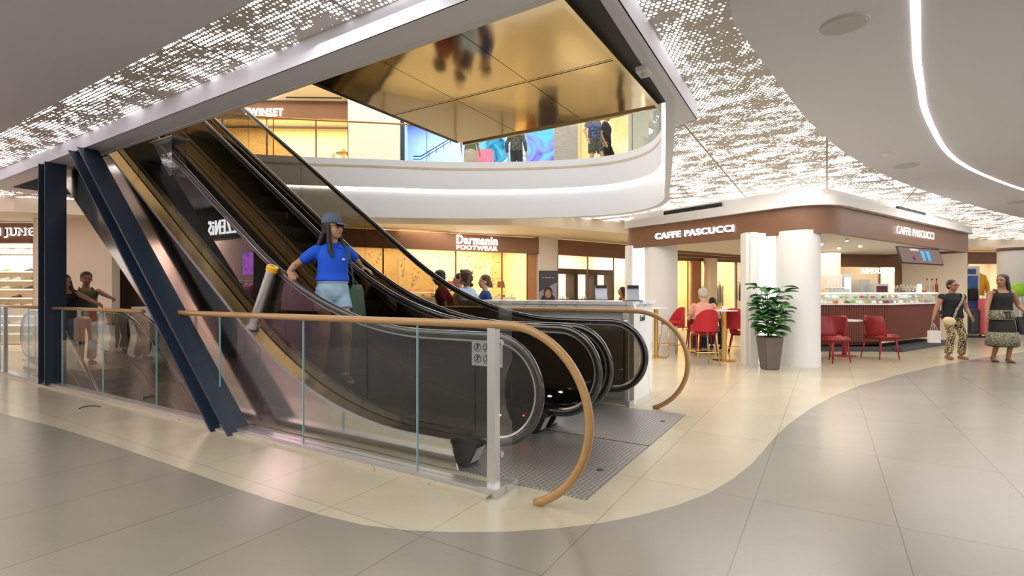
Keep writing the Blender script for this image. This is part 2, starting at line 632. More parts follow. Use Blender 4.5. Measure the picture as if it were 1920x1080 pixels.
# ------------------------------------------------------------------ floor
FX0, FX1, FY0, FY1 = -24, 26, -14, 26
pit = [W(5.6, 2.9), W(10.75, 2.9), W(10.75, 5.72), W(5.6, 5.72)]
bm = B()
slab(bm, [[(FX0, FY0), (FX1, FY0), (FX1, FY1), (FX0, FY1)], [(p.x, p.y) for p in pit]], -0.30, 0.0)
struct('floor', bm, M_floor, 'pale beige polished stone tiled mall floor')

cur = [(0, 775), (100, 800), (200, 831), (330, 876), (430, 912), (520, 942), (600, 966), (680, 985), (760, 995), (850, 999), (950, 998),
       (1050, 991), (1130, 981), (1200, 967), (1270, 948), (1330, 925), (1375, 898), (1410, 870), (1432, 845), (1455, 818), (1480, 795),
       (1520, 766), (1560, 744), (1610, 724), (1680, 704), (1740, 690), (1800, 678), (1860, 668), (1920, 660)]
pts = [onz(x, y) for x, y in cur]
inl = [(-16, 8.2), (-9, 6.9)] + [(p.x, p.y) for p in pts] + [(15, 13.2), (22, 15.5), (FX1 - .1, FY0 + .1), (FX0 + .1, FY0 + .1), (FX0 + .1, 9)]
bm = B(); slab(bm, [inl], 0.003)
struct('floor_inlay', bm, M_inlay, 'grey taupe stone inlay curving across the floor')

# lower storey seen through the stair well
bm = B()
slab(bm, [[W(3.2, 2.6)[:2], W(12.5, 2.6)[:2], W(12.5, 6.1)[:2], W(3.2, 6.1)[:2]]], -4.5, -4.4)
struct('floor_lower', bm, M_floor)
bm = B()
for a, b in ((W(3.2, 2.7), W(12.4, 2.7)), (W(12.4, 2.7), W(12.4, 5.95)), (W(12.4, 5.95), W(3.2, 5.95)), (W(3.2, 5.95), W(3.2, 2.7))):
    wallseg(bm, a, b, -4.4, -0.3, 0.1, -1)
struct('wall_stairwell', bm, M_cream)

# entrance grilles in front of the two escalators
for k, (va, vb) in enumerate(((2.99, 4.31), (4.325, 5.65))):
    bm = B(); ubox(bm, 1.29, 2.95, va, vb, 0.0, 0.008)
    o = obj('entrance_grille', bm, M_grille)
    tag(o, ['grey ribbed metal entrance grille nearest the near wooden handrail end', 'grey ribbed metal entrance grille beside the marble counter'][k], 'floor grille')
    for sgn in (0,):
        bm = B(); c = W(1.42, va + 0.55 if k == 0 else va + 0.9, 0.0095)
        cyl(bm, c - Vector((0, 0, .003)), c, 0.025, n=14)
        obj('lock_plug', bm, M_bmat, o)

# ------------------------------------------------------------------ ceiling
IN = [W(12, 3.05), W(1.25, 2.93)] + smoothline([(1.41, 4.92, 0), (1.62, 5.6, 0), (2.01, 6.9, 0), (2.62, 9.0, 0), (2.93, 10.2, 0), (2.80, 11.2, 0), (2.05, 11.95, 0),
      (0.52, 12.35, 0), (-1.42, 12.42, 0), (-3.3, 12.15, 0), (-5, 11.9, 0), (-6.5, 11.5, 0), (-7.6, 10.5, 0)], 6)
OUT = [W(12.5, 2.75), W(1.1, 2.58), Vector((1.96, 5.42, 0))] + smoothline([(1.80, 5.78, 0), (1.92, 6.2, 0), (2.13, 6.9, 0), (2.76, 9.0, 0), (3.13, 10.3, 0), (3.0, 11.4, 0),
      (2.3, 12.2, 0), (0.52, 12.6, 0), (-1.42, 12.66, 0), (-3.35, 12.4, 0), (-5.1, 12.15, 0), (-6.7, 11.75, 0), (-7.9, 10.6, 0), (-8.8, 9.5, 0)], 6)
IN2 = [(p.x, p.y) for p in IN]; OUT2 = [(p.x, p.y) for p in OUT]
ZP, ZS, ZF = 3.33, 3.15, 4.35


def offs(loop, d):
    out = []; n = len(loop)
    for i in range(n):
        a = Vector(loop[i - 1]); b = Vector(loop[i]); c2 = Vector(loop[(i + 1) % n])
        t = ((b - a).normalized() + (c2 - b).normalized()).normalized()
        out.append((b.x - t.y * d, b.y + t.x * d))
    return out


bm = B()
slab(bm, [[(FX0, FY0), (FX1, FY0), (FX1, FY1), (FX0, FY1)], OUT2], ZP)
struct('ceiling', bm, M_perf, 'perforated ceiling panels lit from behind')
bm = B()
slab(bm, [OUT2, offs(IN2, -0.07)], ZS)
band_in = offs(IN2, -0.07)
for i in range(len(OUT2)):
    wallseg(bm, OUT2[i], OUT2[(i + 1) % len(OUT2)], ZS, ZP, 0.01, 1)
struct('ceiling_soffit', bm, M_lav, 'smooth pale soffit round the opening')
# plain ceilings
bm = B()
slab(bm, [[W(20, 2.15)[:2], W(6, 2.06)[:2], W(3.2, 2.04)[:2], W(2.2, 1.85)[:2], W(1.6, 1.0)[:2], W(1.9, -1)[:2], W(4, -6)[:2], W(20, -6)[:2]]], ZP - 0.035, ZP - 0.002)
struct('ceiling_plain', bm, M_plain, 'plain grey painted ceiling over the left walkway')
S = smoothline([(0.9, 1.0, 0), (1.15, 2.4, 0), (1.51, 3.54, 0), (1.84, 4.02, 0), (2.47, 4.78, 0), (3.49, 5.98, 0), (5.01, 7.52, 0), (7.18, 9.32, 0), (9.69, 11.07, 0), (13.5, 13.5, 0), (20, 17, 0)], 6)
bm = B()
slab(bm, [[(p.x, p.y) for p in S] + [(25, 17), (25, -6), (2.5, -6)]], ZP - 0.035, ZP - 0.002)
struct('ceiling_plain', bm, M_plain, 'plain grey painted ceiling curving over the right walkway')
# cream ceiling strip along the shopfronts, also closes the shop interiors
bm = B()
slab(bm, [[(-23, 10.9), (-15, 10.6), (-10.4, 10.7), (-9.3, 11.2), (-8.2, 12.05), (-6.8, 12.2), (-3.4, 12.5), (-1.4, 12.75), (0.0, 12.85), (1.2, 13.3), (3.1, 14.5), (5, 15.8), (9, 18), (20, 19.2), (25.8, 19.4), (25.8, 25.8), (-23, 25.8)]], 3.02, ZP - 0.003)
struct('ceiling_strip', bm, M_cream, 'cream ceiling strip over the shopfronts')

# curved recessed light line
ln = [(1716, -60), (1716, 0), (1718, 70), (1720, 117), (1727, 163), (1733, 202), (1749, 241), (1772, 280), (1803, 307), (1850, 330.5), (1920, 356), (2010, 380)]
c = smoothline([onz(x, y, ZP - 0.037) for x, y in ln], 5)
bm = B()
tube(bm, c, 0.02, n=6, rx=(0.026, 0.006), up=(0, 0, 1))
o = obj('light_line', bm, M_led); tag(o, 'curved white light line recessed in the plain right ceiling', 'ceiling light')


def disc(name, px, py, r, mat, label, cat, z=ZP - 0.035):
    p = onz(px, py, z)
    bm = B(); cyl(bm, p - Vector((0, 0, .014)), p, r * .96, r, n=32)
    o = obj(name, bm, mat, smooth=False); tag(o, label, cat); centre_origin(o)
    bm = B(); tube(bm, [p + Vector((r * .88 * math.cos(a_), r * .88 * math.sin(a_), -.014)) for a_ in [2 * PI * i_ / 32 for i_ in range(32)]], .003, 6, closed=True)
    obj('rim', bm, M_alu, o)
    return o


M_grey = pbr('grey_grille', (0.55, 0.57, 0.60), 0.6, var=0.08, scale=60)
disc('ceiling_speaker', 1583, 45, 0.16, M_grey, 'large round grey ceiling speaker nearest the camera', 'speaker')
disc('ceiling_speaker', 1699, 310, 0.17, M_grey, 'round grey ceiling speaker far along the curved ceiling edge', 'speaker')
disc('ceiling_speaker', 1912, 378, 0.22, M_grey, 'round ceiling vent at the right edge of the picture', 'ceiling vent')
disc('ceiling_hatch', 1733, 332, 0.13, M_plain, 'small pale ceiling disc just behind the far round speaker', 'ceiling vent')
p = onz(1663, 287, ZP - 0.035)
bm = B(); lathe(bm, [(0, -0.05), (0.03, -0.045), (0.05, -0.02), (0.055, 0)], p, 16)
tag(obj('smoke_detector', bm, M_white, smooth=True), 'small white smoke detector on the curved ceiling', 'smoke detector')
p = onz(1207, 130, ZS)
t = thing('soffit_sensor', 'white box sensor fixed under the soffit by the bronze panel', 'sensor', p)  # a sensor box, not a lamp
bm = B(); box(bm, p + Vector((0, 0, -0.02)), (0.09, 0.15, 0.04), RU); obj('housing', bm, M_white, t)
bm = B(); sph(bm, p + Vector((0, 0, -0.045)), (0.025, 0.04, 0.02)); obj('lens', bm, M_grey, t, True)

# ------------------------------------------------------------------ upper storey slab and curved balcony fascia
bm = B()
slab(bm, [[(-18, 6), (8, 6), (14, 14), (14, 25), (-18, 25)], IN2], ZF - 0.05, ZF)
struct('floor_upper', bm, M_floor)


def band(bm, loop, i0, i1, d0, d1, z0, z1, mi=0):
    """strip of a wall that follows the loop between offsets d0 and d1 (positive = away from the opening)"""
    A = offs(loop, -d0); Bq = offs(loop, -d1)
    rs = []
    for i in range(i0, i1 + 1):
        a, b = A[i], Bq[i]
        rs.append([bm.verts.new((a[0], a[1], z0)), bm.verts.new((a[0], a[1], z1)), bm.verts.new((b[0], b[1], z1)), bm.verts.new((b[0], b[1], z0))])
    fs = []
    for i in range(len(rs) - 1):
        for k in range(4):
            f = bm.faces.new((rs[i][k], rs[i][(k + 1) % 4], rs[i + 1][(k + 1) % 4], rs[i + 1][k])); fs.append(f); f.material_index = mi
    for r in (rs[0], rs[-1]): fs.append(bm.faces.new(r))
    bmesh.ops.recalc_face_normals(bm, faces=fs)


# orientation: IN runs near edge (left to right) and then round the far side, so +offset is away from the opening
nI = len(IN2)
t = thing('balcony_fascia', 'white curved balcony edge round the opening, with a light groove', 'balcony edge', (0.5, 12.4, ZS))
bm = B(); band(bm, IN2, 1, nI - 1, 0.06, 0.15, ZS - .004, 3.86); obj('lower_band', bm, M_fasc, t, True, split=True)
bm = B(); band(bm, IN2, 1, nI - 1, 0.005, 0.16, 3.83, 4.50); obj('upper_band', bm, M_fasc, t, True, split=True)
bm = B(); band(bm, IN2, 12, nI - 1, 0.02, 0.045, 3.80, 3.828); obj('light_groove', bm, M_led, t)
bm = B(); band(bm, IN2, 0, 1, 0.06, 0.12, ZS-.004, 4.5); struct('wall_void', bm, M_white)
# glass balustrade on the balcony
t = thing('balcony_balustrade', 'frameless glass balustrade with bronze rail along the upper balcony', 'balustrade', (0.5, 12.4, 4.5))
k0 = 4
pan = offs(IN2, -0.11)
for i in range(k0, nI - 1, 6):
    bm = B(); band(bm, IN2, i, min(i + 6, nI - 1), 0.105, 0.115, 4.50, 5.38); obj('glass_pane', bm, M_clear, t)
bm = B(); tube(bm, [Vector((x, y, 5.40)) for x, y in pan[k0:]], 0.022, n=8); obj('handrail', bm, M_wood, t, True)
for i in range(k0 + 6, nI - 6, 6):
    bm = B(); box(bm, (pan[i][0], pan[i][1], 4.94), (0.01, 0.02, 0.86)); obj('clamp_post', bm, M_bmat, t)

# bronze clad underside of the next escalator flight
t = thing('bronze_escalator_soffit', 'mirror bronze clad underside of the upper escalators hanging in the opening', 'escalator soffit', W(2.9, 4.3, 3.37))
for a, b in ((2.99, 4.30), (4.345, 5.65)):
    for c0, c1 in ((1.60, 2.48), (2.487, 3.37), (3.377, 4.27)):
        bm = B(); ubox(bm, c0, c1, a, b, 3.37, 3.39)
        obj('mirror_panel', bm, M_bronze, t)
bm = B(); ubox(bm, 1.60, 4.27, 4.30, 4.345, 3.385, 3.42); obj('centre_channel', bm, M_bmat, t)
bm = B(); ubox(bm, 1.60, 4.27, 4.312, 4.333, 3.372, 3.384); obj('centre_strip', bm, M_gold, t)
bm = B(); ubox(bm, 1.2, 4.4, 2.97, 5.67, 3.40, 4.3); obj('truss_box', bm, M_bmat, t)  # runs on past the mirror panels as black filler for the dark gap
bm = B()
ubox(bm, 1.56, 1.60, 2.97, 5.67, 3.35, 3.42); ubox(bm, 1.6, 4.27, 5.65, 5.67, 3.35, 3.42)
obj('edge_trim', bm, M_gold, t)
bm = B()
hexa(bm, [W(4.27, 2.97, 3.40), W(9.5, 2.97, 7.06), W(9.5, 5.67, 7.06), W(4.27, 5.67, 3.40), W(4.27, 2.97, 4.3), W(9.5, 2.97, 7.96), W(9.5, 5.67, 7.96), W(4.27, 5.67, 4.3)])
obj('inclined_truss', bm, M_bmat, t)
for v in (2.97, 5.6):
    bm = B()
    hexa(bm, [W(4.3, v, 4.3), W(9.5, v, 7.96), W(9.5, v + .03, 7.96), W(4.3, v + .03, 4.3), W(3.6, v, 5.2), W(9.5, v, 8.9), W(9.5, v + .03, 8.9), W(3.6, v + .03, 5.2)])
    obj('glass_panel', bm, M_tint, t)

# ------------------------------------------------------------------ near and far floor balustrades with wooden rail
def balustrade(name, label, v, uend, u1, joints, rail_c, close_v, gaps=()):
    t = thing(name, label, 'balustrade', W(uend, v, 0), RU)
    # rail: straight and then the large half circle down to the floor
    cu_, cz, r = rail_c
    top = 1.10
    pts = [W(u1, v, top), W((u1 + uend) / 2, v, top)]
    pts += [W(cu_ + 0.28, v, top)]
    a0 = 90; cx = cu_
    for k in range(0, 33):
        a = math.radians(90 - k * (90 + 68) / 32)
        pts.append(W(cx - r * math.cos(a), v, cz + (top - cz) * math.sin(a) if a >= 0 else cz + cz * math.sin(a) / math.sin(math.radians(68)) * 0.985))
    bm = B()
    segs = []
    if gaps:
        g0, g1 = gaps
        tube(bm, [W(u1, v, top), W(g1[0], v, top)], 0.027, 12, up=(0, 0, 1), rx=(0.032, 0.022))
        tube(bm, [W(g1[1], v, top), W(g0[0], v, top)], 0.027, 12, up=(0, 0, 1), rx=(0.032, 0.022))
        pts[0] = W(g0[1], v, top); pts[1] = W(g0[1] - .5, v, top)
    tube(bm, pts, 0.027, 14, rx=(0.027, 0.024), up=tuple(W(0, 1, 0)))
    obj('handrail', bm, M_wood, t, True)
    # base channel
    bm = B(); ubox(bm, uend - 0.02, u1, v - 0.055, v + 0.055, 0.0, 0.045); obj('base_channel', bm, M_alu, t)
    bm = B(); ubox(bm, uend + 0.0, u1, v - 0.11, v - 0.056, 0.0, 0.02); obj('stone_kerb', bm, M_floor, t)
    # glass panes with visible edges
    js = [uend + 0.02] + joints + [u1]
    for a, b in zip(js, js[1:]):
        bm = B()
        ubox(bm, a + 0.004, b - 0.004, v - 0.006, v + 0.006, 0.045, top - 0.02)
        for f in bm.faces:
            n = f.normal
            f.normal_update()
            if abs(f.normal.dot(W(1, 0, 0))) > 0.9: f.material_index = 1
        obj('glass_pane', bm, None, t, mats=[M_clear, M_edge])
        bm = B(); ubox(bm, b - 0.0035, b + 0.0035, v - 0.007, v + 0.007, 0.045, top - 0.02)
        obj('joint_seal', bm, M_edge, t)
    # end post and closing pane towards the escalator
    bm = B(); ubox(bm, uend - 0.015, uend + 0.045, v - 0.03, v + 0.03, 0.045, top - 0.02); obj('end_post', bm, M_alu, t)
    bm = B(); ubox(bm, uend - 0.05, uend + 0.08, v - 0.07, v + 0.07, 0.0, 0.06); obj('post_foot', bm, M_alu, t)
    s = 1 if close_v > v else -1
    va, vb = sorted((v + s * 0.035, close_v))
    bm = B(); ubox(bm, uend - 0.006, uend + 0.006, va, vb, 0.05, 1.235)
    for f in bm.faces:
        f.normal_update()
        if abs(f.normal.dot(W(0, 1, 0))) > 0.9 or abs(f.normal.z) > .9: f.material_index = 1
    obj('closing_pane', bm, None, t, mats=[M_clear, M_shopg])
    for z in (0.25, 0.98):
        bm = B(); cyl(bm, W(uend - 0.02, v + s * 0.05, z), W(uend + 0.02, v + s * 0.05, z), 0.018, n=12)
        obj('glass_clip', bm, M_alu, t)
    bm = B(); ubox(bm, uend - 0.05, uend + 0.03, va, vb, 0.0, 0.05); obj('pane_shoe', bm, M_alu, t)
    return t


nb = balustrade('glass_balustrade', 'near glass balustrade with wooden rail ending in a large loop on the floor', 2.77, 1.83, 12.6,
                [2.5, 3.78, 5.06, 6.33, 7.7, 9.0, 10.3, 11.6], (1.75, 0.53, 0.574), 2.965, gaps=((6.66, 6.15), (9.62, 9.30)))
# intermediate post far left
bm = B(); ubox(bm, 11.33, 11.38, 2.745, 2.795, 0.045, 1.08); obj('post', bm, M_alu, nb)
balustrade('glass_balustrade', 'far glass balustrade with wooden rail looping down beside the marble counter', 5.79, 1.98, 12.6,
           [3.2, 4.4, 5.6, 6.8, 8.0, 9.2, 10.4, 11.5], (1.90, 0.53, 0.60), 5.70)
# rail closing the far end of the stairwell void is the escalator landing, left open

# ------------------------------------------------------------------ blue steel H beams
def hbeam(name, label, a, b, depth, width, tf=0.022, tw=0.02):
    """a, b = axis ends; flanges face along the escalator axis, web spans between them"""
    t = thing(name, label, 'steel beam', (a.x, a.y, 0))
    d = (b - a).normalized()
    vv = W(0, 1, 0)
    n = d.cross(vv).normalized()      # in the u-z plane, square to the axis
    if n.dot(W(-1, 0, 0)) < 0: n = -n
    def plate(c0, hn, hv):
        bm = B()
        pts = []
        for q in (a, b):
            for sn, sv in ((-1, -1), (1, -1), (1, 1), (-1, 1)):
                p = q + n * (c0 + sn * hn) + vv * (sv * hv)
                # cut ends level
                zt = q.z
                p = p + d * ((zt - p.z) / d.z)
                pts.append(p)
        hexa(bm, pts)
        return bm
    obj('flange', plate(depth / 2 - tf / 2, tf / 2, width / 2), M_navy, t)
    obj('flange', plate(-depth / 2 + tf / 2, tf / 2, width / 2), M_navy, t)
    obj('web', plate(0, depth / 2 - tf, tw / 2), M_navy, t)
    return t


hbeam('steel_column', 'upright dark blue steel column at the left of the balustrade', W(9.43, 2.79, 0.0), W(9.43, 2.79, ZS), 0.26, 0.24)
hbeam('inclined_steel_beam', 'dark blue steel beam leaning up to the soffit along the escalator', W(4.80, 2.73, 0.0), W(8.18, 2.73, ZS), 0.22, 0.22)

# ------------------------------------------------------------------ escalators
UK = 3.91; DK = 1.2


def hU(u):
    if u <= UK - DK: return 0.0
    if u < UK + DK: return 0.7 * (u - (UK - DK)) ** 2 / (4 * DK)
    ut = UK + 4.35 / 0.7
    if u < ut - 0.8: return 0.7 * (u - UK)
    if u < ut + 0.8:
        return 4.35 - 0.7 * ((ut + 0.8) - u) ** 2 / 3.2
    return 4.35


def hD(u):
    uk = 10.4
    if u >= uk + 0.9: return 0.0
    if u > uk - 0.9: return -0.7 * ((uk + 0.9) - u) ** 2 / 3.6
    return -0.7 * (uk - u)


def strip(bm, us, f0, f1, v0, v1, mi=0):
    """solid that follows the flight: between height f0(u) and f1(u), v0..v1"""
    rs = []
    for u in us:
        rs.append([bm.verts.new(W(u, v0, f0(u))), bm.verts.new(W(u, v1, f0(u))), bm.verts.new(W(u, v1, f1(u))), bm.verts.new(W(u, v0, f1(u)))])
    fs = []
    for i in range(len(rs) - 1):
        for k in range(4):
            f = bm.faces.new((rs[i][k], rs[i][(k + 1) % 4], rs[i + 1][(k + 1) % 4], rs[i + 1][k])); fs.append(f); f.material_index = mi
    fs.append(bm.faces.new(rs[0])); fs.append(bm.faces.new(rs[-1]))
    bmesh.ops.recalc_face_normals(bm, faces=fs)


def frange(a, b, n): return [a + (b - a) * i / n for i in range(n + 1)]


def escalator(label, va, vb, h, ua, ub, flip, top_end, treads, lights=True, sticker=False, nstep=0):
    """va..vb outer width; newel end at ua (flip=+1: newel points to -u) ; flight runs to ub"""
    t = thing('escalator', label, 'escalator', W(ua, (va + vb) / 2, 0), RU)
    sg = 1 if ub > ua else -1
    bal = (va + 0.15, vb - 0.11)
    clad_us = frange(ua + sg * 0.68, ub, 70)
    for side, (v0, v1) in enumerate(((va, va + 0.012), (vb - 0.012, vb))):
        bm = B()
        n = 0
        rs = []
        def bot(u):
            z = h(u) + 0.22 - 1.28
            return max(z, 0.008 if sg > 0 and u < 5.75 else -9) if h is hU else z
        strip(bm, clad_us, bot, lambda u: h(u) + 0.205, v0, v1)
        if h is hU:   # slanted nose at the foot of the cladding
            u0 = ua + 0.68
            hexa(bm, [W(u0, v0, 0.008), W(u0 - .06, v0, 0.008), W(u0 - .06, v1, 0.008), W(u0, v1, 0.008), W(u0, v0, .205), W(u0, v0, .205), W(u0, v1, .205), W(u0, v1, .205)])
        obj('outer_cladding', bm, M_steel, t, True, split=True)
    # underside
    bm = B()
    us = frange(5.8, ub, 30) if h is hU else frange(ub, ua - 1.2, 30)
    strip(bm, us, lambda u: h(u) - 1.07, lambda u: h(u) - 1.05, va, vb)
    obj('truss_underside', bm, M_steel, t)
    for (g, o0, o1) in ((bal[0], va, bal[0] - 0.012), (bal[1], bal[1] + 0.012, vb)):
        bm = B()
        strip(bm, clad_us, lambda u: h(u) + 0.205, lambda u: h(u) + 0.222, min(o0, o1) - (0.004 if o0 == va else 0), max(o0, o1) + (0.004 if o1 == vb else 0))
        obj('outer_deck', bm, M_gold if (o0 == va and va < 3) else M_dgold, t, True, split=True)  # near deck keeps the bright steel, the rest take the dimmed copy
        bm = B()
        e = va - 0.012 if o0 == va else vb
        strip(bm, clad_us, lambda u: h(u) + 0.196, lambda u: h(u) + 0.226, e, e + 0.012)
        obj('deck_edge', bm, M_alu, t)
        inner = (g + 0.012, g + 0.09) if o0 == va else (g - 0.09, g - 0.012)
        bm = B()
        strip(bm, clad_us, lambda u: h(u) + 0.19, lambda u: h(u) + 0.222, *inner)
        obj('inner_deck', bm, M_dgold, t, True, split=True)
        sk = (g + 0.085, g + 0.095) if o0 == va else (g - 0.095, g - 0.085)
        bm = B()
        strip(bm, clad_us, lambda u: h(u) - 0.12, lambda u: h(u) + 0.20, *sk)
        obj('skirt_panel', bm, M_tread, t)
        # black inlet housing at the newel foot
        bm = B()
        u0 = ua + sg * 0.70
        w = 0.075
        z0 = h(u0)
        hexa(bm, [W(u0, g - w, z0 + 0.01), W(u0 - sg * 0.10, g - w, z0 + 0.01), W(u0 - sg * 0.10, g + w, z0 + 0.01), W(u0, g + w, z0 + 0.01),
                  W(u0, g - w, z0 + 0.225), W(u0 - sg * 0.20, g - w, z0 + 0.20), W(u0 - sg * 0.20, g + w, z0 + 0.20), W(u0, g + w, z0 + 0.225)])
        inl_ = obj('handrail_inlet', bm, M_bmat, t)
        bm = B(); c = W(u0 - sg * 0.155, g, z0 + 0.115)
        hexa(bm, [W(u0 - sg * .122, g - w * .7, z0 + .04), W(u0 - sg * .125, g - w * .7, z0 + .04), W(u0 - sg * .125, g + w * .7, z0 + .04), W(u0 - sg * .122, g + w * .7, z0 + .04),
                  W(u0 - sg * .185, g - w * .7, z0 + .16), W(u0 - sg * .188, g - w * .7, z0 + .16), W(u0 - sg * .188, g + w * .7, z0 + .16), W(u0 - sg * .185, g + w * .7, z0 + .16)])
        obj('label_plate', bm, M_grey, inl_)
        # handrail: along the flight, round the newel and back into the inlet
        uc_, cz, r = ua + sg * 0.40, 0.60, 0.385
        pts = [W(u, g, h(u) + 0.985) for u in (frange(ub, uc_ + sg * 0.05, 80))]
        for k in range(0, 21):
            a = PI / 2 - PI * k / 20
            pts.append(W(uc_ - sg * r * math.cos(a), g, h(uc_) + cz + r * math.sin(a)))
        pts.append(W(uc_ + sg * 0.2, g, h(uc_) + 0.20))
        bm = B(); tube(bm, pts, 0.03, 12, rx=(0.034, 0.022), up=tuple(W(0, 1, 0)))
        # ellipse: width across v
        obj('handrail', bm, M_black, t, True)
        pin = [p for p in pts[:-1]]
        bm = B()
        ctr = []
        for i, p in enumerate(pin):
            tt = (pin[min(i + 1, len(pin) - 1)] - pin[max(i - 1, 0)]).normalized()
            nn = tt.cross(W(0, 1, 0)).normalized()
            cc = W(uc_, g, h(uc_) + cz)
            inward = nn if (i < 70 and nn.z < 0) or (i >= 70 and nn.dot(cc - p) > 0) else -nn
            ctr.append(p + inward * 0.026)
        tube(bm, ctr, 0.012, 8, rx=(0.022, 0.012), up=tuple(W(0, 1, 0)))
        obj('rail_guide', bm, M_alu, t, True)
        # glass: panels with joints
        cuts = [ua + sg * 0.015, uc_ + sg * 0.9]
        step = 1.55
        while (ub - cuts[-1]) * sg > step * 1.3: cuts.append(cuts[-1] + sg * step)
        cuts.append(ub)
        for a, b in zip(cuts, cuts[1:]):
            us = frange(a, b, 18)
            def top(u):
                d = (u - uc_) * sg
                if d < 0: return h(uc_) + cz + math.sqrt(max(0.0, (r - .02) ** 2 - d * d))
                return h(u) + 0.965
            def lo(u):
                d = (u - uc_) * sg
                if d < 0: return h(uc_) + cz - math.sqrt(max(0.0, (r - .02) ** 2 - d * d))
                return h(u) + 0.215
            bm = B(); strip(bm, [u + (0.002 * sg if u == a else 0) for u in us], lo, top, g - 0.005, g + 0.005)
            obj('glass_panel', bm, M_tint, t)
    # steps
    fl = treads
    v0, v1 = bal[0] + 0.1, bal[1] - 0.1
    k = 0
    u = ua + sg * 1.35
    bm = B(); ubox(bm, min(u, ua + sg * .72), max(u, ua + sg * .72), v0 - .01, v1 + .01, 0.009 if h is hU else 0.002, 0.014 if h is hU else .012); obj('comb_plate', bm, M_alu, t)
    bm = B(); ubox(bm, min(u, u + sg * 0.07), max(u, u + sg * 0.07), v0, v1, 0.0, 0.016); obj('comb', bm, pbr('comb_yellow', (0.7, 0.5, 0.05), 0.5), t)
    while (ub - u) * sg > 0.45 and k < 30:
        zt = h(u + sg * 0.2)
        bm = B()
        ubox(bm, min(u, u + sg * 0.4), max(u, u + sg * 0.4), v0, v1, zt - 0.02, zt + 0.012)
        zn = h(u + sg * 0.6)
        rz0, rz1 = (zt, zn) if zn > zt else (zn, zt)
        if rz1 - rz0 > 0.01: ubox(bm, u + sg * 0.39 - .005, u + sg * 0.39 + .005, v0, v1, rz0, rz1)
        s_ = obj('step', bm, M_tread, t)
        u += sg * 0.4
        k += 1
    if lights:
        for (g, s) in ((bal[0], 1), (bal[1], -1)):
            c0 = W(ua + sg * 1.0, g + s * 0.094, 0.14 if h is hU else .14)
            bm = B(); sph(bm, c0, (0.03, 0.03, 0.012), n=10, m=6); obj('comb_light', bm, emit('comb_led', (0.85, 0.95, 1), 9), t)
        bm = B(); sph(bm, W(ua + sg * 0.72, bal[1] - 0.096, 0.17), 0.008, n=8, m=6); obj('signal_light', bm, emit('red_led' if sticker else 'green_led', (1, 0.05, 0.03) if sticker else (0.05, 1, 0.2), 10), t)
    return t, bal


e1, b1 = escalator('near escalator with dark glass, carrying the woman in a blue shirt', 2.98, 4.315, hU, 1.68, 12.4, 1, True, None, sticker=True)
BAL = b1
e2, b2 = escalator('farther escalator beside the marble counter, with dark glass and black handrails', 4.325, 5.66, hU, 1.68, 12.4, 1, True, None)
escalator('escalator going down behind the leaning steel beam, nearer of two', 2.98, 4.315, hD, 12.0, 6.0, -1, True, None, lights=False)
escalator('escalator going down behind the leaning steel beam, farther of two', 4.325, 5.66, hD, 12.0, 6.0, -1, True, None, lights=False)

# safety notice stuck on the near escalator glass
t = thing('safety_notice', 'white safety notice sticker with round icons on the near escalator glass', 'notice', W(2.14, 3.12, 0.77))
def icons(parent, ulo, zlo, cols, rows, sz, v):
    bm = B(); ubox(bm, ulo - 0.01, ulo + cols * sz + .01, v - 0.009, v - 0.007, zlo - .01, zlo + rows * sz + .01)
    obj('sheet', bm, pbr('notice_white', (0.38, 0.38, 0.40), 0.4), parent)
    for i in range(cols):
        for j in range(rows):
            c = W(ulo + (i + .5) * sz, v - 0.0105, zlo + (j + .5) * sz)
            bm = B()
            pts = [c + W(math.cos(a) * sz * .36, 0, math.sin(a) * sz * .36) for a in frange(0, 2 * PI, 20)[:-1]]
            tube(bm, pts, 0.0022, 6, closed=True)
            tube(bm, [c + W(-sz * .24, 0, sz * .24), c + W(sz * .24, 0, -sz * .24)], 0.002, 6)
            tube(bm, [c + W(0, 0, -sz * .18), c + W(0, 0, sz * .14)], 0.005, 6)
            sph(bm, c + W(0.0, 0, sz * .2), 0.008, n=8, m=6)
            obj('icon', bm, M_bmat, parent)
icons(t, 2.01, 0.775, 3, 2, 0.085, b1[0])

# anti climb rollers on the outside of the near escalator
for (uu, vv, lab, ln_) in ((4.95, 3.04, 'grey barrier roller with yellow cap beside the hand of the woman in blue', 0.62), (4.95, 4.32, 'grey barrier roller with yellow cap between the two escalators', 0.5)):
    base = W(uu, vv, hU(uu) + 0.235)
    t = thing('barrier_roller', lab, 'barrier', base)
    d = W(-0.30, 0.03, 0.62).normalized()
    bm = B(); cyl(bm, base, base + d * ln_, 0.05, n=18); obj('tube', bm, M_alu, t, True, split=True)
    bm = B(); lathe(bm, [(0.058, 0), (0.058, 0.045), (0.05, 0.055), (0.028, 0.055), (0.026, 0.03), (0, 0.03)], (0, 0, 0), 20, M=Matrix.Translation(base + d * ln_) @ Vector((0, 0, 1)).rotation_difference(d).to_matrix().to_4x4())
    cp = obj('cap', bm, pbr('yellow_plastic', (0.85, 0.5, 0.02), 0.4), t, True, split=True)
    bm = B(); cyl(bm, base + d * (ln_ + .03), base + d * (ln_ + .036), 0.026, n=14); obj('plug', bm, pbr('red_plastic', (0.45, 0.04, 0.02), 0.4), cp)
    bm = B(); cyl(bm, base - Vector((0, 0, .012)), base + d * 0.03, 0.065, n=18); obj('foot', bm, M_alu, t)

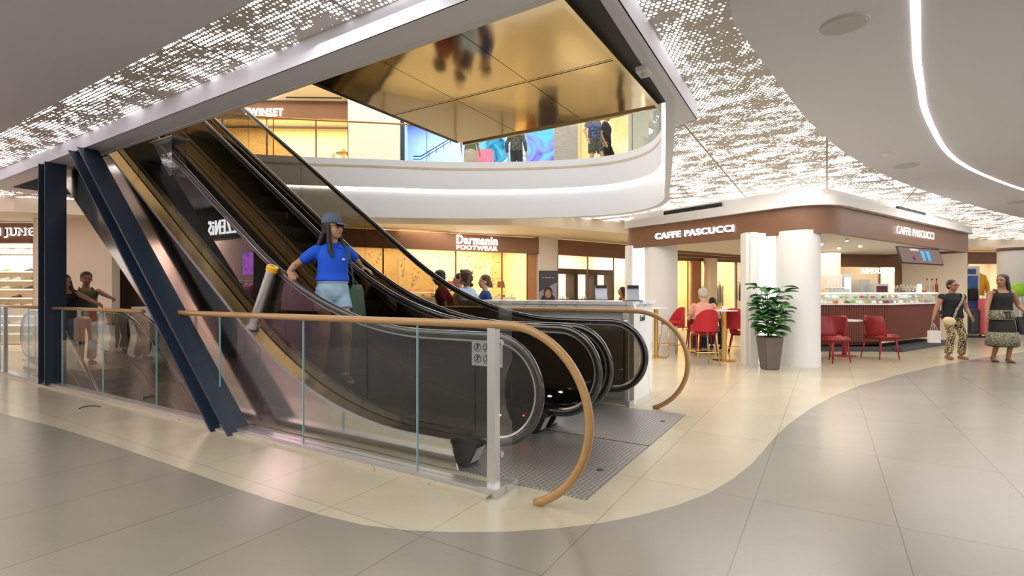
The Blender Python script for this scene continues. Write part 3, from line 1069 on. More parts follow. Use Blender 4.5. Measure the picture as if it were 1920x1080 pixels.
# clear anti-crush wedge hanging from the soffit over the near handrail
p = W(6.9, 3.10, ZS)
t = thing('hanging_guard', 'clear acrylic wedge hanging from the soffit above the escalator handrail', 'guard', p)
M_acr = glass('acrylic', (0.9, 0.9, 0.9), 2.0)
bm = B()
for s in (-0.075, 0.075):
    hexa(bm, [W(6.55, 3.10 + s - .004, ZS - 0.01), W(7.0, 3.10 + s - .004, ZS - .01), W(7.0, 3.10 + s + .004, ZS - .01), W(6.55, 3.10 + s + .004, ZS - .01),
              W(6.55, 3.10 + s - .004, ZS - 0.46), W(6.6, 3.10 + s - .004, ZS - .46), W(6.6, 3.10 + s + .004, ZS - .46), W(6.55, 3.10 + s + .004, ZS - .46)])
obj('side_sheet', bm, M_acr, t)
bm = B(); ubox(bm, 6.54, 6.555, 3.02, 3.18, ZS - .46, ZS - .01); obj('front_sheet', bm, glass('acrylic_edge', (0.75, 0.75, 0.78), 3.0, rough=.1), t)
bm = B(); ubox(bm, 6.5, 7.05, 3.0, 3.2, ZS - .012, ZS); obj('mounting_plate', bm, M_alu, t)

# ------------------------------------------------------------------ marble counter
t = thing('marble_counter', 'white veined marble counter beside the far balustrade', 'counter', W(3.1, 6.35, 0), RU)
bm = B(); ubox(bm, 1.98, 4.5, 5.90, 6.76, 0.0, 1.17); obj('body', bm, M_marble, t)
bm = B(); ubox(bm, 1.94, 4.52, 5.86, 6.80, 1.17, 1.21); obj('worktop', bm, M_marble, t)
bm = B(); ubox(bm, 1.93, 1.99, 5.87, 5.96, 0.0, 1.17); obj('corner_post', bm, M_white, t)
for u in (2.8, 3.65):
    bm = B(); ubox(bm, u, u + .006, 5.897, 5.9, 0.02, 1.16); obj('panel_joint', bm, M_grey, t)
bm = B()
place_bm(bm, (0, 0, 0), (1, 0))
tb = text_bm('Latif', 0.2, 0.075, 0.004, 0.01)
place_bm(tb, W(1.975, 6.35, 1.0), W(0, 1, 0)[:2]); obj('lettering', tb, M_bmat, t)

# thin dark strap lying on the floor near the column
bm = B()
tube(bm, [onz(x, y, 0.004) for x, y in ((148, 766), (156, 763), (168, 761), (180, 761), (188, 762.5))], 0.005, 6)
o = obj('floor_strap', bm, M_bmat); tag(o, 'short thin black strap lying on the beige floor by the steel column', 'strap')
# ------------------------------------------------------------------ shopfronts along the back of the lower floor
BZ0, BZ1 = 2.52, 2.98


def dirn(a, b):
    d = (Vector((b[0], b[1], 0)) - Vector((a[0], a[1], 0))); return d.normalized(), d.length


def sign_band(a, b, label, z0=BZ0, z1=BZ1, th=0.2, mat=None, out=0.08, name='shop_fascia'):
    d, ln_ = dirn(a, b); n = Vector((-d.y, d.x, 0))
    aa = Vector((a[0], a[1], 0)) - n * out; bb = Vector((b[0], b[1], 0)) - n * out
    mid = (aa + bb) / 2
    t = thing(name, label, 'shop fascia', (mid.x, mid.y, z0), math.atan2(d.y, d.x))
    bm = B(); wallseg(bm, aa, bb, z0, z1, th, 1); obj('panel', bm, mat or M_brown, t)
    bm = B(); wallseg(bm, aa - n * .015, bb - n * .015, z0 - .015, z0 + .01, th, 1); obj('lower_trim', bm, M_brown, t)
    return t, aa, bb, d, n


def front_point(px, a, b):
    """where the sight line through picture column px meets the line a-b"""
    k = (px - 960) / FP
    ax, ay, bx, by = a[0], a[1], b[0], b[1]
    s = (k * ay - ax) / ((bx - ax) - k * (by - ay))
    return Vector((ax + s * (bx - ax), ay + s * (by - ay), 0))


def window(nm, a, b, z0, z1, mull=(), frame=M_brown):
    d, ln_ = dirn(a, b)
    bm = B(); wallseg(bm, a, b, z0, z1, 0.012, 1)
    w = struct(nm, bm, M_shopg)
    bm = B()
    n = Vector((-d.y, d.x, 0))
    for s in (0, *mull, 1):
        p = Vector((a[0], a[1], 0)).lerp(Vector((b[0], b[1], 0)), s)
        wallseg(bm, p - d * .02, p + d * .02, z0, z1, 0.03, 1)
    wallseg(bm, a, b, z0 - .04, z0, 0.04, 1)
    o = obj('window_frame', bm, frame, w)
    return w


def interior(nm, a, b, depth, wallmat, energy, lcol, zt=3.0, z0=0.0, floor=None):
    d, ln_ = dirn(a, b); n = Vector((-d.y, d.x, 0))
    A = Vector((a[0], a[1], 0)); Bq = Vector((b[0], b[1], 0))
    bm = B()
    wallseg(bm, A + n * depth, Bq + n * depth, z0, zt, 0.1, 1)
    wallseg(bm, A + n * 0.05, A + n * depth, z0, zt, 0.06, 1)
    wallseg(bm, Bq + n * 0.05, Bq + n * depth, z0, zt, 0.06, -1)
    o = struct('wall_' + nm, bm, wallmat)
    m = (A + Bq) / 2 + n * depth * 0.45
    area('shop_light', (m.x, m.y, zt - 0.06), max(1.0, ln_ * 0.8), energy, lcol, depth * 0.6, (0, 0, math.atan2(d.y, d.x)))
    return d, n, ln_


SN = 0
# shoe and bag prototypes ---------------------------------------------------
M_shoes = [pbr('shoe_%s' % c, k, 0.5) for c, k in (('dark', (0.05, 0.035, 0.03)), ('tan', (0.42, 0.20, 0.08)), ('pink', (0.75, 0.35, 0.35)), ('white', (0.8, 0.78, 0.74)), ('green', (0.2, 0.3, 0.12)))]


def shoe_mesh(kind):
    bm = B()
    L_ = 0.27
    secs = [(-0.13, 0.03, 0.035, 0.06), (-0.09, 0.036, 0.04, 0.085), (-0.04, 0.036, 0.035, 0.07), (0.02, 0.042, 0.03, 0.05), (0.08, 0.045, 0.022, 0.035), (0.12, 0.03, 0.015, 0.022)]
    rings = []
    for y, hw, zc, hh in secs:
        h = hh if kind != 'heel' else hh * 0.75
        up = 0.0 if kind != 'heel' else max(0.0, -y) * 0.5
        rings.append([bm.verts.new((hw * math.cos(2 * PI * k / 10), y, up + max(0.0, h * (0.5 + 0.5 * math.sin(2 * PI * k / 10))))) for k in range(10)])
    for i in range(len(rings) - 1):
        for k in range(10): bm.faces.new((rings[i][k], rings[i][(k + 1) % 10], rings[i + 1][(k + 1) % 10], rings[i + 1][k]))
    bm.faces.new(rings[0][::-1]); bm.faces.new(rings[-1])
    if kind == 'heel': cyl(bm, (0, -0.11, 0.07), (0, -0.115, 0), 0.014, 0.007, 8)
    bmesh.ops.recalc_face_normals(bm, faces=bm.faces)
    return bm


shoe_protos = {}


def put_shoe(p, rz, mi, kind, label, group, sc=1.0, name='shoe', tilt=0.0):
    key = (mi, kind)
    if key not in shoe_protos:
        o = obj(name, shoe_mesh(kind), M_shoes[mi], smooth=True)
        shoe_protos[key] = o.data
    else:
        o = bpy.data.objects.new(name, shoe_protos[key]); COL.objects.link(o)
    o.location = p; o.rotation_euler = (tilt, 0, rz); o.scale = (sc, sc, sc)
    tag(o, label, 'shoe', group)
    return o


# --- trainer shop, far left
a, b = (-15.2, 12.2), (-11.40, 12.2)
t, aa, bb, d, n = sign_band(a, b, 'brown sign board of the trainer shop at the left edge with outlined lettering')
q = front_point(36, aa, bb)
bm = text_bm('URBAN JUNGLE', 2.06, 0.235, 0.02, 0.03); 
c_ = Vector((-12.0, aa.y - 0.02, 2.745))
o = obj('lettering_outline', place_bm(bm, c_, d), M_signw, t)
bm = text_bm('URBAN JUNGLE', 2.02, 0.19, 0.02, 0.0)
obj('lettering', place_bm(bm, c_ - n * 0.012, d), M_bmat, t)
d, n, ln_ = interior('trainer_shop', a, b, 2.2, pbr('shop_pale_wall', (0.8, 0.74, 0.62), 0.5), 80, (1, 0.93, 0.8))
window('window_1', a, b, 0.12, 2.5, (0.5,))
bm = B(); wallseg(bm, (a[0], 14.0), (b[0] - .05, 14.0), 2.05, 2.42, 0.05, 1)
tag(obj('light_box', bm, mat_art('cyan_lightbox', [(0.5, 0.85, 1.0), (0.85, 0.97, 1.0)], 0.7, 1.5)), 'pale cyan light box over the shelves of the trainer shop', 'light box')
bm = B()
for zz in (2.30, 2.46):
    cyl(bm, (-15, 12.9, zz), (-11.5, 12.9, zz), 0.018, n=8)
    cyl(bm, (-15, 13.15, zz), (-11.5, 13.15, zz), 0.018, n=8)
for k in range(18):
    x = -15 + k * 0.2
    cyl(bm, (x, 12.9, 2.30 if k % 2 else 2.46), (x + .2, 12.9, 2.46 if k % 2 else 2.30), 0.01, n=6)
tag(obj('lighting_truss', bm, M_alu), 'silver lattice truss hanging inside the trainer shop', 'truss')
t = thing('shelf_wall', 'wall of pale shelves with trainers behind the left shop window', 'shelves', (-12.8, 13.9, 0))
for k in range(8):
    z = 0.25 + k * 0.235
    bm = B(); box(bm, (-13.1, 13.75, z), (3.3, 0.32, 0.03)); obj('shelf', bm, M_white, t)
    bm = B(); box(bm, (-13.1, 13.60, z - 0.018), (3.3, 0.02, 0.008)); obj('shelf_light', bm, M_ledwarm, t)
bm = B(); box(bm, (-13.1, 13.93, 1.1), (3.35, 0.04, 2.2)); obj('back_panel', bm, M_cream, t)
for k in range(8):
    for j in range(9):
        if rnd(0, 1) < 0.12: continue
        put_shoe((-14.2 + j * 0.31 + rnd(-.02, .02), 13.72, 0.265 + k * 0.235), PI / 2 + rnd(-.2, .2), random.choice((0, 3, 3, 1, 4)), 'flat', 'trainer standing on a shelf of the shop at the left edge', 'trainers on the shelf wall')
# pale wall, brown reveal and dark doorway
bm = B(); wallseg(bm, (-10.87, 11.62), (-9.35, 11.75), 0, 3.02, 0.35, 1); struct('wall_left', bm, M_cream, 'cream wall beside the trainer shop')
bm = B(); wallseg(bm, (-9.35, 11.75), (-9.2, 11.77), 0, 3.02, 0.3, 1); struct('trim_1', bm, M_cream)
bm = B(); wallseg(bm, (-9.55, 12.45), (-4.7, 12.85), 0, 3.02, 0.1, 1); struct('wall_back', bm, pbr('dark_panel', (0.05, 0.022, 0.014), 0.4))
bm = B(); wallseg(bm, (-9.5, 12.4), (-7.5, 12.56), 2.2, 2.98, 0.1, 1); struct('trim_2', bm, M_brown)

# --- footwear shop
a, b = (-4.9, 12.80), (0.775, 15.5)
t, aa, bb, d, n = sign_band(a, b, 'long brown sign board reading Darmanin Footwear')
q1 = front_point(856, aa, bb); q2 = front_point(932, aa, bb)
w_ = (q2 - q1).length
m_ = (q1 + q2) / 2
bm = text_bm('Darmanin', w_, 0.25, 0.03, 0.018); obj('lettering', place_bm(bm, Vector((m_.x, m_.y, 2.825)) - n * 0.02, d), M_signw, t)
bm = text_bm('FOOTWEAR', w_, 0.125, 0.03, 0.012); obj('lettering', place_bm(bm, Vector((m_.x, m_.y, 2.605)) - n * 0.02, d), M_signw, t)
d, n, ln_ = interior('footwear_shop', a, b, 2.6, M_yellow, 210, (1, 0.80, 0.50))
A3 = Vector((a[0], a[1], 0))
window('window_2', a, (A3 + d * (ln_ - 0.35))[:2], 0.1, 2.5, (0.28, 0.62, 0.86))
e0 = A3 + d * (ln_ - 0.33)
bm = B(); wallseg(bm, e0, A3 + d * (ln_ - 0.06), 0, 2.52, 0.08, 1)
tag(centre_origin(obj('wood_panel', bm, M_wood2)), 'orange wood veneer panel at the right end of the footwear shop window', 'wood panel')


def along(A, d, n, s, k, z=0.0): return Vector((A.x, A.y, 0)) + d * s + n * k + Vector((0, 0, z))


rz3 = math.atan2(d.y, d.x)
t = thing('display_shelf', 'lit shelves of shoes along the back of the footwear shop', 'shelves', along(A3, d, n, 3, 2.2), rz3)
for z in (0.55, 0.95, 1.35):
    bm = B(); wallseg(bm, along(A3, d, n, 0.4, 2.1), along(A3, d, n, 5.6, 2.1), z, z + 0.03, 0.35, 1); obj('shelf', bm, M_white, t)
    bm = B(); wallseg(bm, along(A3, d, n, 0.4, 2.09), along(A3, d, n, 5.6, 2.09), z - 0.02, z - 0.008, 0.02, 1); obj('shelf_light', bm, M_ledwarm, t)
for s in (0.4, 1.5, 2.6, 3.7, 4.8, 5.6):
    bm = B(); box(bm, along(A3, d, n, s, 2.3, 1.2), (0.04, 0.36, 2.4), rz3); obj('upright', bm, M_cream, t)
for z in (0.58, 0.98, 1.38):
    for j in range(22):
        put_shoe(along(A3, d, n, 0.52 + j * 0.235, 2.25, z), rz3 + PI / 2 + rnd(-.5, .5), random.randrange(4), random.choice(('flat', 'heel')), 'small shoe on the lit back shelves of the footwear shop', 'shoes on the back shelves', 0.9)
# front display plinths
t = thing('window_plinth', 'white display plinth running behind the footwear shop window', 'plinth', along(A3, d, n, 4.4, 0.5), rz3)
bm = B(); wallseg(bm, along(A3, d, n, 0.5, 0.3), along(A3, d, n, 5.7, 0.3), 0.0, 1.20, 0.5, 1); obj('plinth_body', bm, M_white, t)
for j in range(26):
    put_shoe(along(A3, d, n, 0.6 + j * 0.198, rnd(.36, .5), 1.201), rz3 + rnd(-1.2, 1.2), random.randrange(5), random.choice(('flat', 'heel')), 'small shoe on the plinth behind the footwear shop window', 'shoes on the window plinth', 0.9)
# bags on a higher shelf
bm = B(); wallseg(bm, along(A3, d, n, 3.4, 0.5), along(A3, d, n, 5.7, 0.5), 1.46, 1.49, 0.3, 1)
tag(centre_origin(obj('bag_shelf', bm, M_shopg)), 'glass shelf holding bags in the footwear shop window', 'shelf')
cols = [('red_bag', (0.6, 0.08, 0.06)), ('beige_bag', (0.55, 0.4, 0.25)), ('black_bag', (0.03, 0.03, 0.03)), ('brown_bag', (0.25, 0.12, 0.05))]
bagi = 0
for s, ci, lab in ((3.75, 0, 'small red handbag on the glass shelf of the footwear shop'), (4.25, 1, 'beige handbag on the glass shelf beside the small red one'), (4.95, 2, 'black handbag on the glass shelf near the orange wood panel'), (5.35, 3, 'brown handbag nearest the orange wood panel on the glass shelf')):
    p = along(A3, d, n, s, 0.65, 1.49)
    t = thing('handbag', lab, 'bag', p, rz3)
    bm = B()
    hexa(bm, [p + d * x + n * y + Vector((0, 0, z)) for x, y, z in ((-.13, -.05, 0), (.13, -.05, 0), (.13, .05, 0), (-.13, .05, 0), (-.10, -.03, .19), (.10, -.03, .19), (.10, .03, .19), (-.10, .03, .19))])
    obj('bag_body', bm, pbr(cols[ci][0], cols[ci][1], 0.5), t)
    bm = B(); tube(bm, [p + d * (.07 * math.cos(x)) + Vector((0, 0, .19 + .11 * math.sin(x))) for x in frange(0, PI, 10)], 0.007, 6); obj('bag_handle', bm, pbr(cols[ci][0], cols[ci][1], 0.5), t)
# shoes hung like confetti on threads in the window
for g0, g1, cnt in ((1.2, 2.9, 44), (3.8, 5.5, 44)):
    for j in range(cnt):
        s = rnd(g0, g1); z = rnd(1.5, 2.45)
        put_shoe(along(A3, d, n, s, rnd(0.9, 1.3), z), rnd(0, 6), random.choice((0, 0, 1, 4)), 'flat', 'tiny shoe hung in mid air inside the footwear shop window', 'shoes hung in the window', 0.33, tilt=rnd(-1, 1))
# pillar between the shops + poster stand
bm = B(); wallseg(bm, (0.79, 15.42), (1.42, 15.82), 0, 3.02, 0.3, 1); struct('column', bm, pbr('greige_column', (0.66, 0.60, 0.56), 0.5), 'greige pillar beside the footwear shop')
p0, p1 = onz(1010, 560, 0.0), None
Yp = 14.0
t = thing('poster_stand', 'dark poster stand with a portrait in front of the greige pillar', 'poster stand', at(1027, 551 + 1248 / Yp, Yp))
wc = (1045 - 1010) / FP * Yp
cx_ = (1027.5 - 960) / FP * Yp
zt = EYE + (551 - 511) / FP * Yp
bm = B(); box(bm, (cx_, Yp, (zt + 0.1) / 2 + .05), (wc, 0.06, zt - 0.1)); obj('frame', bm, pbr('poster_dark', (0.045, 0.04, 0.055), 0.4), t)
bm = B(); box(bm, (cx_, Yp, 0.03), (wc * .9, 0.4, 0.06)); obj('stand_foot', bm, M_bmat, t)
bm = B(); hexa(bm, [Vector((cx_ + x, Yp - .031 - y, z)) for x, y, z in ((-wc * .48, 0, 1.0), (wc * .48, 0, 1.0), (wc * .48, .003, 1.0), (-wc * .48, .003, 1.0), (-wc * .48, 0, 1.35), (wc * .48, 0, 1.62), (wc * .48, .003, 1.62), (-wc * .48, .003, 1.35))])
obj('poster_print', bm, pbr('poster_lilac', (0.28, 0.25, 0.33), 0.5), t)
bm = B(); sph(bm, (cx_, Yp - .038, 1.30), (0.085, 0.004, 0.115)); face_ = obj('printed_face', bm, pbr('poster_skin', (0.35, 0.19, 0.14), 0.5), t)
bm = B(); sph(bm, (cx_, Yp - .036, 1.34), (0.125, 0.003, 0.16)); sph(bm, (cx_, Yp - .036, 1.14), (0.2, 0.003, 0.17)); obj('printed_hair', bm, pbr('poster_hair', (0.03, 0.02, 0.02), 0.5), t)
tb = text_bm('LA VIE EST LA', 0.34, 0.028, 0.002, 0.01); obj('lettering', place_bm(tb, (cx_, Yp - .036, zt - 0.14), (1, 0)), M_white, t)
tb = text_bm('FRAGRANCE', 0.34, 0.045, 0.002, 0.01); obj('lettering', place_bm(tb, (cx_, Yp - .045, 0.97), (1, 0)), M_white, t)

# --- second shop: jewellery and more windows behind the café
a, b = (1.42, 15.82), (4.3, 17.9)
t, aa, bb, d, n = sign_band(a, b, 'plain brown sign board right of the greige pillar', z1=2.98)
d, n, ln_ = interior('jewellery_shop', a, b, 2.4, M_cream, 120, (1, 0.86, 0.62))
window('window_3', a, b, 0.1, 2.5, (0.36, 0.7))
A4 = Vector((a[0], a[1], 0)); rz4 = math.atan2(d.y, d.x)
M_dkw = pbr('dark_walnut', (0.09, 0.045, 0.025), 0.45)
for k, (s, lab) in enumerate(((0.25, 'tall glass showcase next to the dark poster stand'), (1.15, 'tall glass showcase in the middle of the jewellery window'), (2.05, 'tall glass showcase farthest right in the jewellery window'))):
    t = thing('showcase', lab, 'showcase', along(A4, d, n, s + .35, .6), rz4)
    bm = B()
    for x in (0, 0.78):
        wallseg(bm, along(A4, d, n, s + x, .4), along(A4, d, n, s + x + .07, .4), 0, 2.05, 0.4, 1)
    wallseg(bm, along(A4, d, n, s, .4), along(A4, d, n, s + .85, .4), 1.95, 2.12, 0.4, 1)
    wallseg(bm, along(A4, d, n, s, .4), along(A4, d, n, s + .85, .4), 0.0, 1.12, 0.4, 1)
    obj('cabinet_frame', bm, M_dkw, t)
    bm = B(); wallseg(bm, along(A4, d, n, s + .30, .78), along(A4, d, n, s + .76, .78), 1.12, 1.95, 0.01, 1); obj('lit_back', bm, emit('warm_panel', (1, .82, .5), 1.2), t)
    bm = B()
    for j in range(9):
        cyl(bm, along(A4, d, n, s + .12 + j * .075, .5 + rnd(0, .1), 1.12), along(A4, d, n, s + .12 + j * .075, .55, 1.12 + rnd(.03, .16)), 0.022, 0.012, 8)
    obj('display_busts', bm, M_white, t)
# further run of shopfront behind the café
a, b = (4.3, 17.9), (8.6, 19.6)
t, aa, bb, d, n = sign_band(a, b, 'brown sign board seen through the café between the columns')
d, n, ln_ = interior('fashion_shop', a, b, 2.4, M_yellow, 130, (1, 0.82, 0.55))
window('window_4', a, b, 0.1, 2.5, (0.5,))
A5 = Vector((a[0], a[1], 0)); rz5 = math.atan2(d.y, d.x)
bm = B(); q = front_point(1326, a, b); cyl(bm, (q.x, q.y - .3, 0), (q.x, q.y - .3, 3.02), 0.24, n=20); struct('column', bm, M_cream, 'slim cream pillar seen through the café', smooth=True)
bm = B(); q = front_point(1303, a, b); box(bm, (q.x, q.y - .1, 1.3), (0.42, 0.1, 2.4), rz5); tag(centre_origin(obj('wood_panel', bm, M_wood2)), 'orange wood panel left of the slim cream pillar behind the café', 'wood panel')
q = front_point(1360, a, b)
t = thing('clothes_rail', 'clothes rail with hung garments behind the café seating', 'clothes rail', (q.x, q.y + 1.0, 0))
bm = B(); cyl(bm, (q.x - 1, q.y + 1, 1.75), (q.x + 1.2, q.y + 1, 1.75), 0.015, n=8)
for x in (-1, 1.2): cyl(bm, (q.x + x, q.y + 1, 0), (q.x + x, q.y + 1, 1.75), 0.015, n=8)
obj('rail', bm, M_alu, t)
gcols = [(0.25, 0.28, 0.25), (0.1, 0.1, 0.14), (0.6, 0.55, 0.5), (0.35, 0.3, 0.15), (0.5, 0.2, 0.2), (0.15, 0.2, 0.3)]
GM = [pbr('garment_cloth_%s' % 'abcdef'[i], c, 0.85) for i, c in enumerate(gcols)]


def garment(p, rz, mat, w=0.42, h=0.7):
    bm = B()
    T = Matrix.Translation(p) @ Matrix.Rotation(rz, 4, 'Z')
    prof = [(0.05, 0.03, 0), (w * .5, 0.045, -.10), (w * .42, 0.05, -.25), (w * .45, 0.055, -h)]
    rs = []
    for hw, th, z in prof:
        rs.append([bm.verts.new(T @ Vector((hw * math.cos(2 * PI * k / 12), th * math.sin(2 * PI * k / 12) * (1 + .3 * math.sin(k * 2.5)), z))) for k in range(12)])
    for i in range(3):
        for k in range(12): bm.faces.new((rs[i][k], rs[i][(k + 1) % 12], rs[i + 1][(k + 1) % 12], rs[i + 1][k]))
    bm.faces.new(rs[0][::-1]); bm.faces.new(rs[-1])
    cyl(bm, T @ Vector((0, 0, -.01)), T @ Vector((0, 0, .05)), 0.006, n=6)
    bmesh.ops.recalc_face_normals(bm, faces=bm.faces)
    return obj('garment', bm, mat, smooth=True)


for j in range(12):
    g = garment(Vector((q.x - .85 + j * .17, q.y + 1, 1.70)), PI / 2 - .5, GM[j % 6], h=rnd(.6, .95))
    tag(g, 'garment hanging on the rail behind the café seating', 'garment', 'garments on the rail behind the café')
# right-hand shops behind the café counter
a, b = (8.6, 19.6), (14.6, 20.3)
t, aa, bb, d, n = sign_band(a, b, 'brown sign board above the mirrored lettering behind the café counter')
d, n, ln_ = interior('hosiery_shop', a, b, 2.4, M_cream, 60, (1, 0.85, 0.62))
window('window_5', a, b, 0.1, 2.5, (0.33, 0.66))
q1 = front_point(1612, a, b); q2 = front_point(1687, a, b); m_ = (q1 + q2) / 2
tb = text_bm('CALZEDONIA', (q2 - q1).length, 0.22, 0.02, 0.0)
for v_ in tb.verts: v_.co.x = -v_.co.x
bmesh.ops.reverse_faces(tb, faces=tb.faces)
tag(centre_origin(obj('shop_lettering', place_bm(tb, Vector((m_.x, m_.y - 0.06, 2.21)), d), M_signw)), 'white lit lettering reading backwards behind the café bar', 'lettering')
a, b = (14.6, 20.3), (22, 20.8)
t, aa, bb, d, n = sign_band(a, b, 'brown sign board above the luggage display right of the café')
d, n, ln_ = interior('luggage_shop', a, b, 2.6, M_cream, 170, (1, 0.84, 0.66))
window('window_6', a, b, 0.1, 2.5, (0.5,))
A6 = Vector((a[0], a[1], 0))

# luggage display near the shop
pk = pbr('pink_plastic', (0.90, 0.20, 0.24), 0.35)
p = onz(1843, 632)
p = Vector((p.x + .02, p.y - .15, 0))
t = thing('suitcase', 'pink hard shell suitcase standing behind the two walking women', 'suitcase', p)
sx = 0.42
bm = B(); box(bm, p + Vector((0, 0, .62)), (sx, .28, 1.08)); bmesh.ops.bevel(bm, geom=bm.edges[:], offset=0.04, segments=3, affect='EDGES'); obj('shell', bm, pk, t, True, split=True)
bm = B()
for k in range(5): box(bm, p + Vector((-.14 + k * .07, -.142, .62)), (0.02, .012, .95))
obj('ribs', bm, pk, t)
for x in (-.15, .15):
    for y in (-.09, .09):
        bm = B(); cyl(bm, p + Vector((x - .015, y, .04)), p + Vector((x + .015, y, .04)), 0.04, n=12); obj('wheel', bm, M_bmat, t)
bm = B(); tube(bm, [p + Vector((-.09, .08, 1.15)), p + Vector((-.09, .08, 1.25)), p + Vector((.09, .08, 1.25)), p + Vector((.09, .08, 1.15))], 0.01, 8); obj('pull_handle', bm, M_alu, t)
# mannequin torso form with a yellow jacket over the case
yl = pbr('yellow_cloth', (0.85, 0.42, 0.03), 0.8)
pj = p + Vector((.05, .5, 0))
t = thing('jacket_stand', 'yellow jacket with a black bag displayed on a stand above the pink suitcase', 'clothes stand', pj)
bm = B(); cyl(bm, pj, pj + Vector((0, 0, 1.9)), 0.02, n=10); lathe(bm, [(0.2, 0), (0.2, 0.02), (0, 0.03)], pj, 20); obj('stand_pole', bm, M_alu, t)
bm = B()
rs = []
for hw, th, z in ((.05, .05, 1.98), (.26, .10, 1.9), (.30, .13, 1.7), (.27, .14, 1.5), (.28, .14, 1.25)):
    rs.append([bm.verts.new(pj + Vector((hw * math.cos(2 * PI * k / 16), th * math.sin(2 * PI * k / 16), z))) for k in range(16)])
for i in range(4):
    for k in range(16): bm.faces.new((rs[i][k], rs[i][(k + 1) % 16], rs[i + 1][(k + 1) % 16], rs[i + 1][k]))
bm.faces.new(rs[0]); bm.faces.new(rs[-1])
for s in (-1, 1): tube(bm, [pj + Vector((s * .24, 0, 1.86)), pj + Vector((s * .34, -.02, 1.6)), pj + Vector((s * .36, -.05, 1.32))], [.08, .07, .055], 10)
bmesh.ops.recalc_face_normals(bm, faces=bm.faces)
obj('jacket', bm, yl, t, True)
bm = B(); box(bm, pj + Vector((-.26, -.2, 1.28)), (.34, .12, .36)); bmesh.ops.bevel(bm, geom=bm.edges[:], offset=0.03, segments=2, affect='EDGES'); obj('shoulder_bag', bm, M_bmat, t)
# blue poster totem with a suitcase
Yt = 15.6
t = thing('display_totem', 'blue and white display totem with a dark suitcase behind the woman in black top', 'display', ((1822 - 960) / FP * Yt, Yt, 0))
xt = (1815 - 960) / FP * Yt
bm = B(); box(bm, (xt, Yt + .02, 1.1), (.70, .05, 2.1)); obj('frame', bm, M_white, t)
bm = B(); box(bm, (xt - .02, Yt - .01, 1.35), (.62, .02, 1.0)); obj('poster_print', bm, pbr('poster_blue', (0.05, 0.12, 0.38), 0.4, var=.5, scale=5), t)
bm = B(); box(bm, (xt - .02, Yt - .012, 1.98), (.5, .022, .16)); obj('header_print', bm, pbr('poster_navy', (0.03, 0.1, 0.3), 0.4), t)
bm = B(); box(bm, (xt, Yt - .2, .48), (.46, .24, .72)); bmesh.ops.bevel(bm, geom=bm.edges[:], offset=0.04, segments=2, affect='EDGES'); obj('display_case', bm, pbr('slate_plastic', (0.05, 0.06, 0.07), 0.35), t)
bm = B(); box(bm, (xt, Yt - .1, .02), (.75, .6, .04)); obj('base', bm, M_navy, t)
bm = B(); q = onz(1908, 627, 0); box(bm, (q.x + .4, q.y + .3, .03), (1.6, 1.0, .06)); tag(centre_origin(obj('display_plinth', bm, pbr('cyan_mat', (0.05, 0.45, 0.6), 0.5))), 'low bright cyan display platform at the right edge', 'plinth')
bm = B(); q = onz(1918, 640); q = Vector((q.x, q.y, 0))
t = thing('chair', 'lime green object on display at the right edge by the white column', 'display chair', (q.x + .25, q.y + .4, 0.06))
bm.free(); bm = B(); sph(bm, (q.x + .3, q.y + .4, 1.42), (.26, .18, .2)); obj('shell', bm, pbr('lime_plastic', (0.35, 0.7, 0.05), 0.4), t, True)
bm = B(); cyl(bm, (q.x + .3, q.y + .4, .06), (q.x + .3, q.y + .4, 1.3), 0.03, n=10); obj('stand_pole', bm, M_alu, t)
# big round white column right
Yc = 18.1
xc = (1903 - 960) / FP * Yc
bm = B(); cyl(bm, (xc, Yc, 0), (xc, Yc, 3.02), 0.47, n=32); struct('column', bm, M_white, 'round white column at the right edge', smooth=True)
bm = B(); cyl(bm, (xc, Yc, 2.82), (xc, Yc, 2.92), 0.49, n=32); struct('column_cap', bm, M_brown, smooth=True)
# ------------------------------------------------------------------ café kiosk
CA, CB, CD = Vector((2.65, 12.30, 0)), Vector((5.30, 8.72, 0)), Vector((11.95, 13.35, 0))
CE = CA + (CD - CB)
dAB = (CB - CA).normalized(); dBD = (CD - CB).normalized()


def rounded(poly, rads, n=10):
    out = []
    m = len(poly)
    for i in range(m):
        p0, p1, p2 = poly[i - 1], poly[i], poly[(i + 1) % m]
        r = rads[i]
        a = p1 + (p0 - p1).normalized() * r; b = p1 + (p2 - p1).normalized() * r
        for k in range(n + 1):
            t_ = k / n
            out.append((a * (1 - t_) ** 2 + p1 * 2 * t_ * (1 - t_) + b * t_ * t_))
    return out


loop = rounded([CA, CB, CD, CE], [0.35, 0.75, 0.2, 0.3])
LP = [(p.x, p.y) for p in loop]


def ring(bm, lp, d_in, d_out, z0, z1):
    A = offs(lp, d_in); Bq = offs(lp, d_out)
    slab(bm, [Bq, A], z0, z1)


# offs: positive is to the left of travel; A->B->D->E runs anticlockwise so left is inwards
t = thing('cafe_canopy', 'brown and white canopy band of the café with lit lettering', 'canopy', ((CA + CD) / 2)[:2] + (0,) if False else ((CA.x + CD.x) / 2, (CA.y + CD.y) / 2, 2.37))
bm = B(); ring(bm, LP, 0.12, 0.0, 2.37, 2.85); obj('brown_band', bm, M_brown, t, True, split=True)
bm = B(); ring(bm, LP, 0.25, -0.10, 2.85, 2.875); ring(bm, LP, 0.2, -0.07, 2.875, 3.03); obj('white_lip', bm, M_white, t, True, split=True)
bm = B(); slab(bm, [offs(LP, 0.1)], 2.43, 2.47); obj('underside', bm, pbr('canopy_underside', (0.72, 0.68, 0.60), 0.6, var=.02), t)
bm = B(); ring(bm, LP, 0.35, 0.25, 2.88, 2.90); obj('cove_light', bm, emit('cove_glow', (1, 0.93, 0.8), 0.8), t)


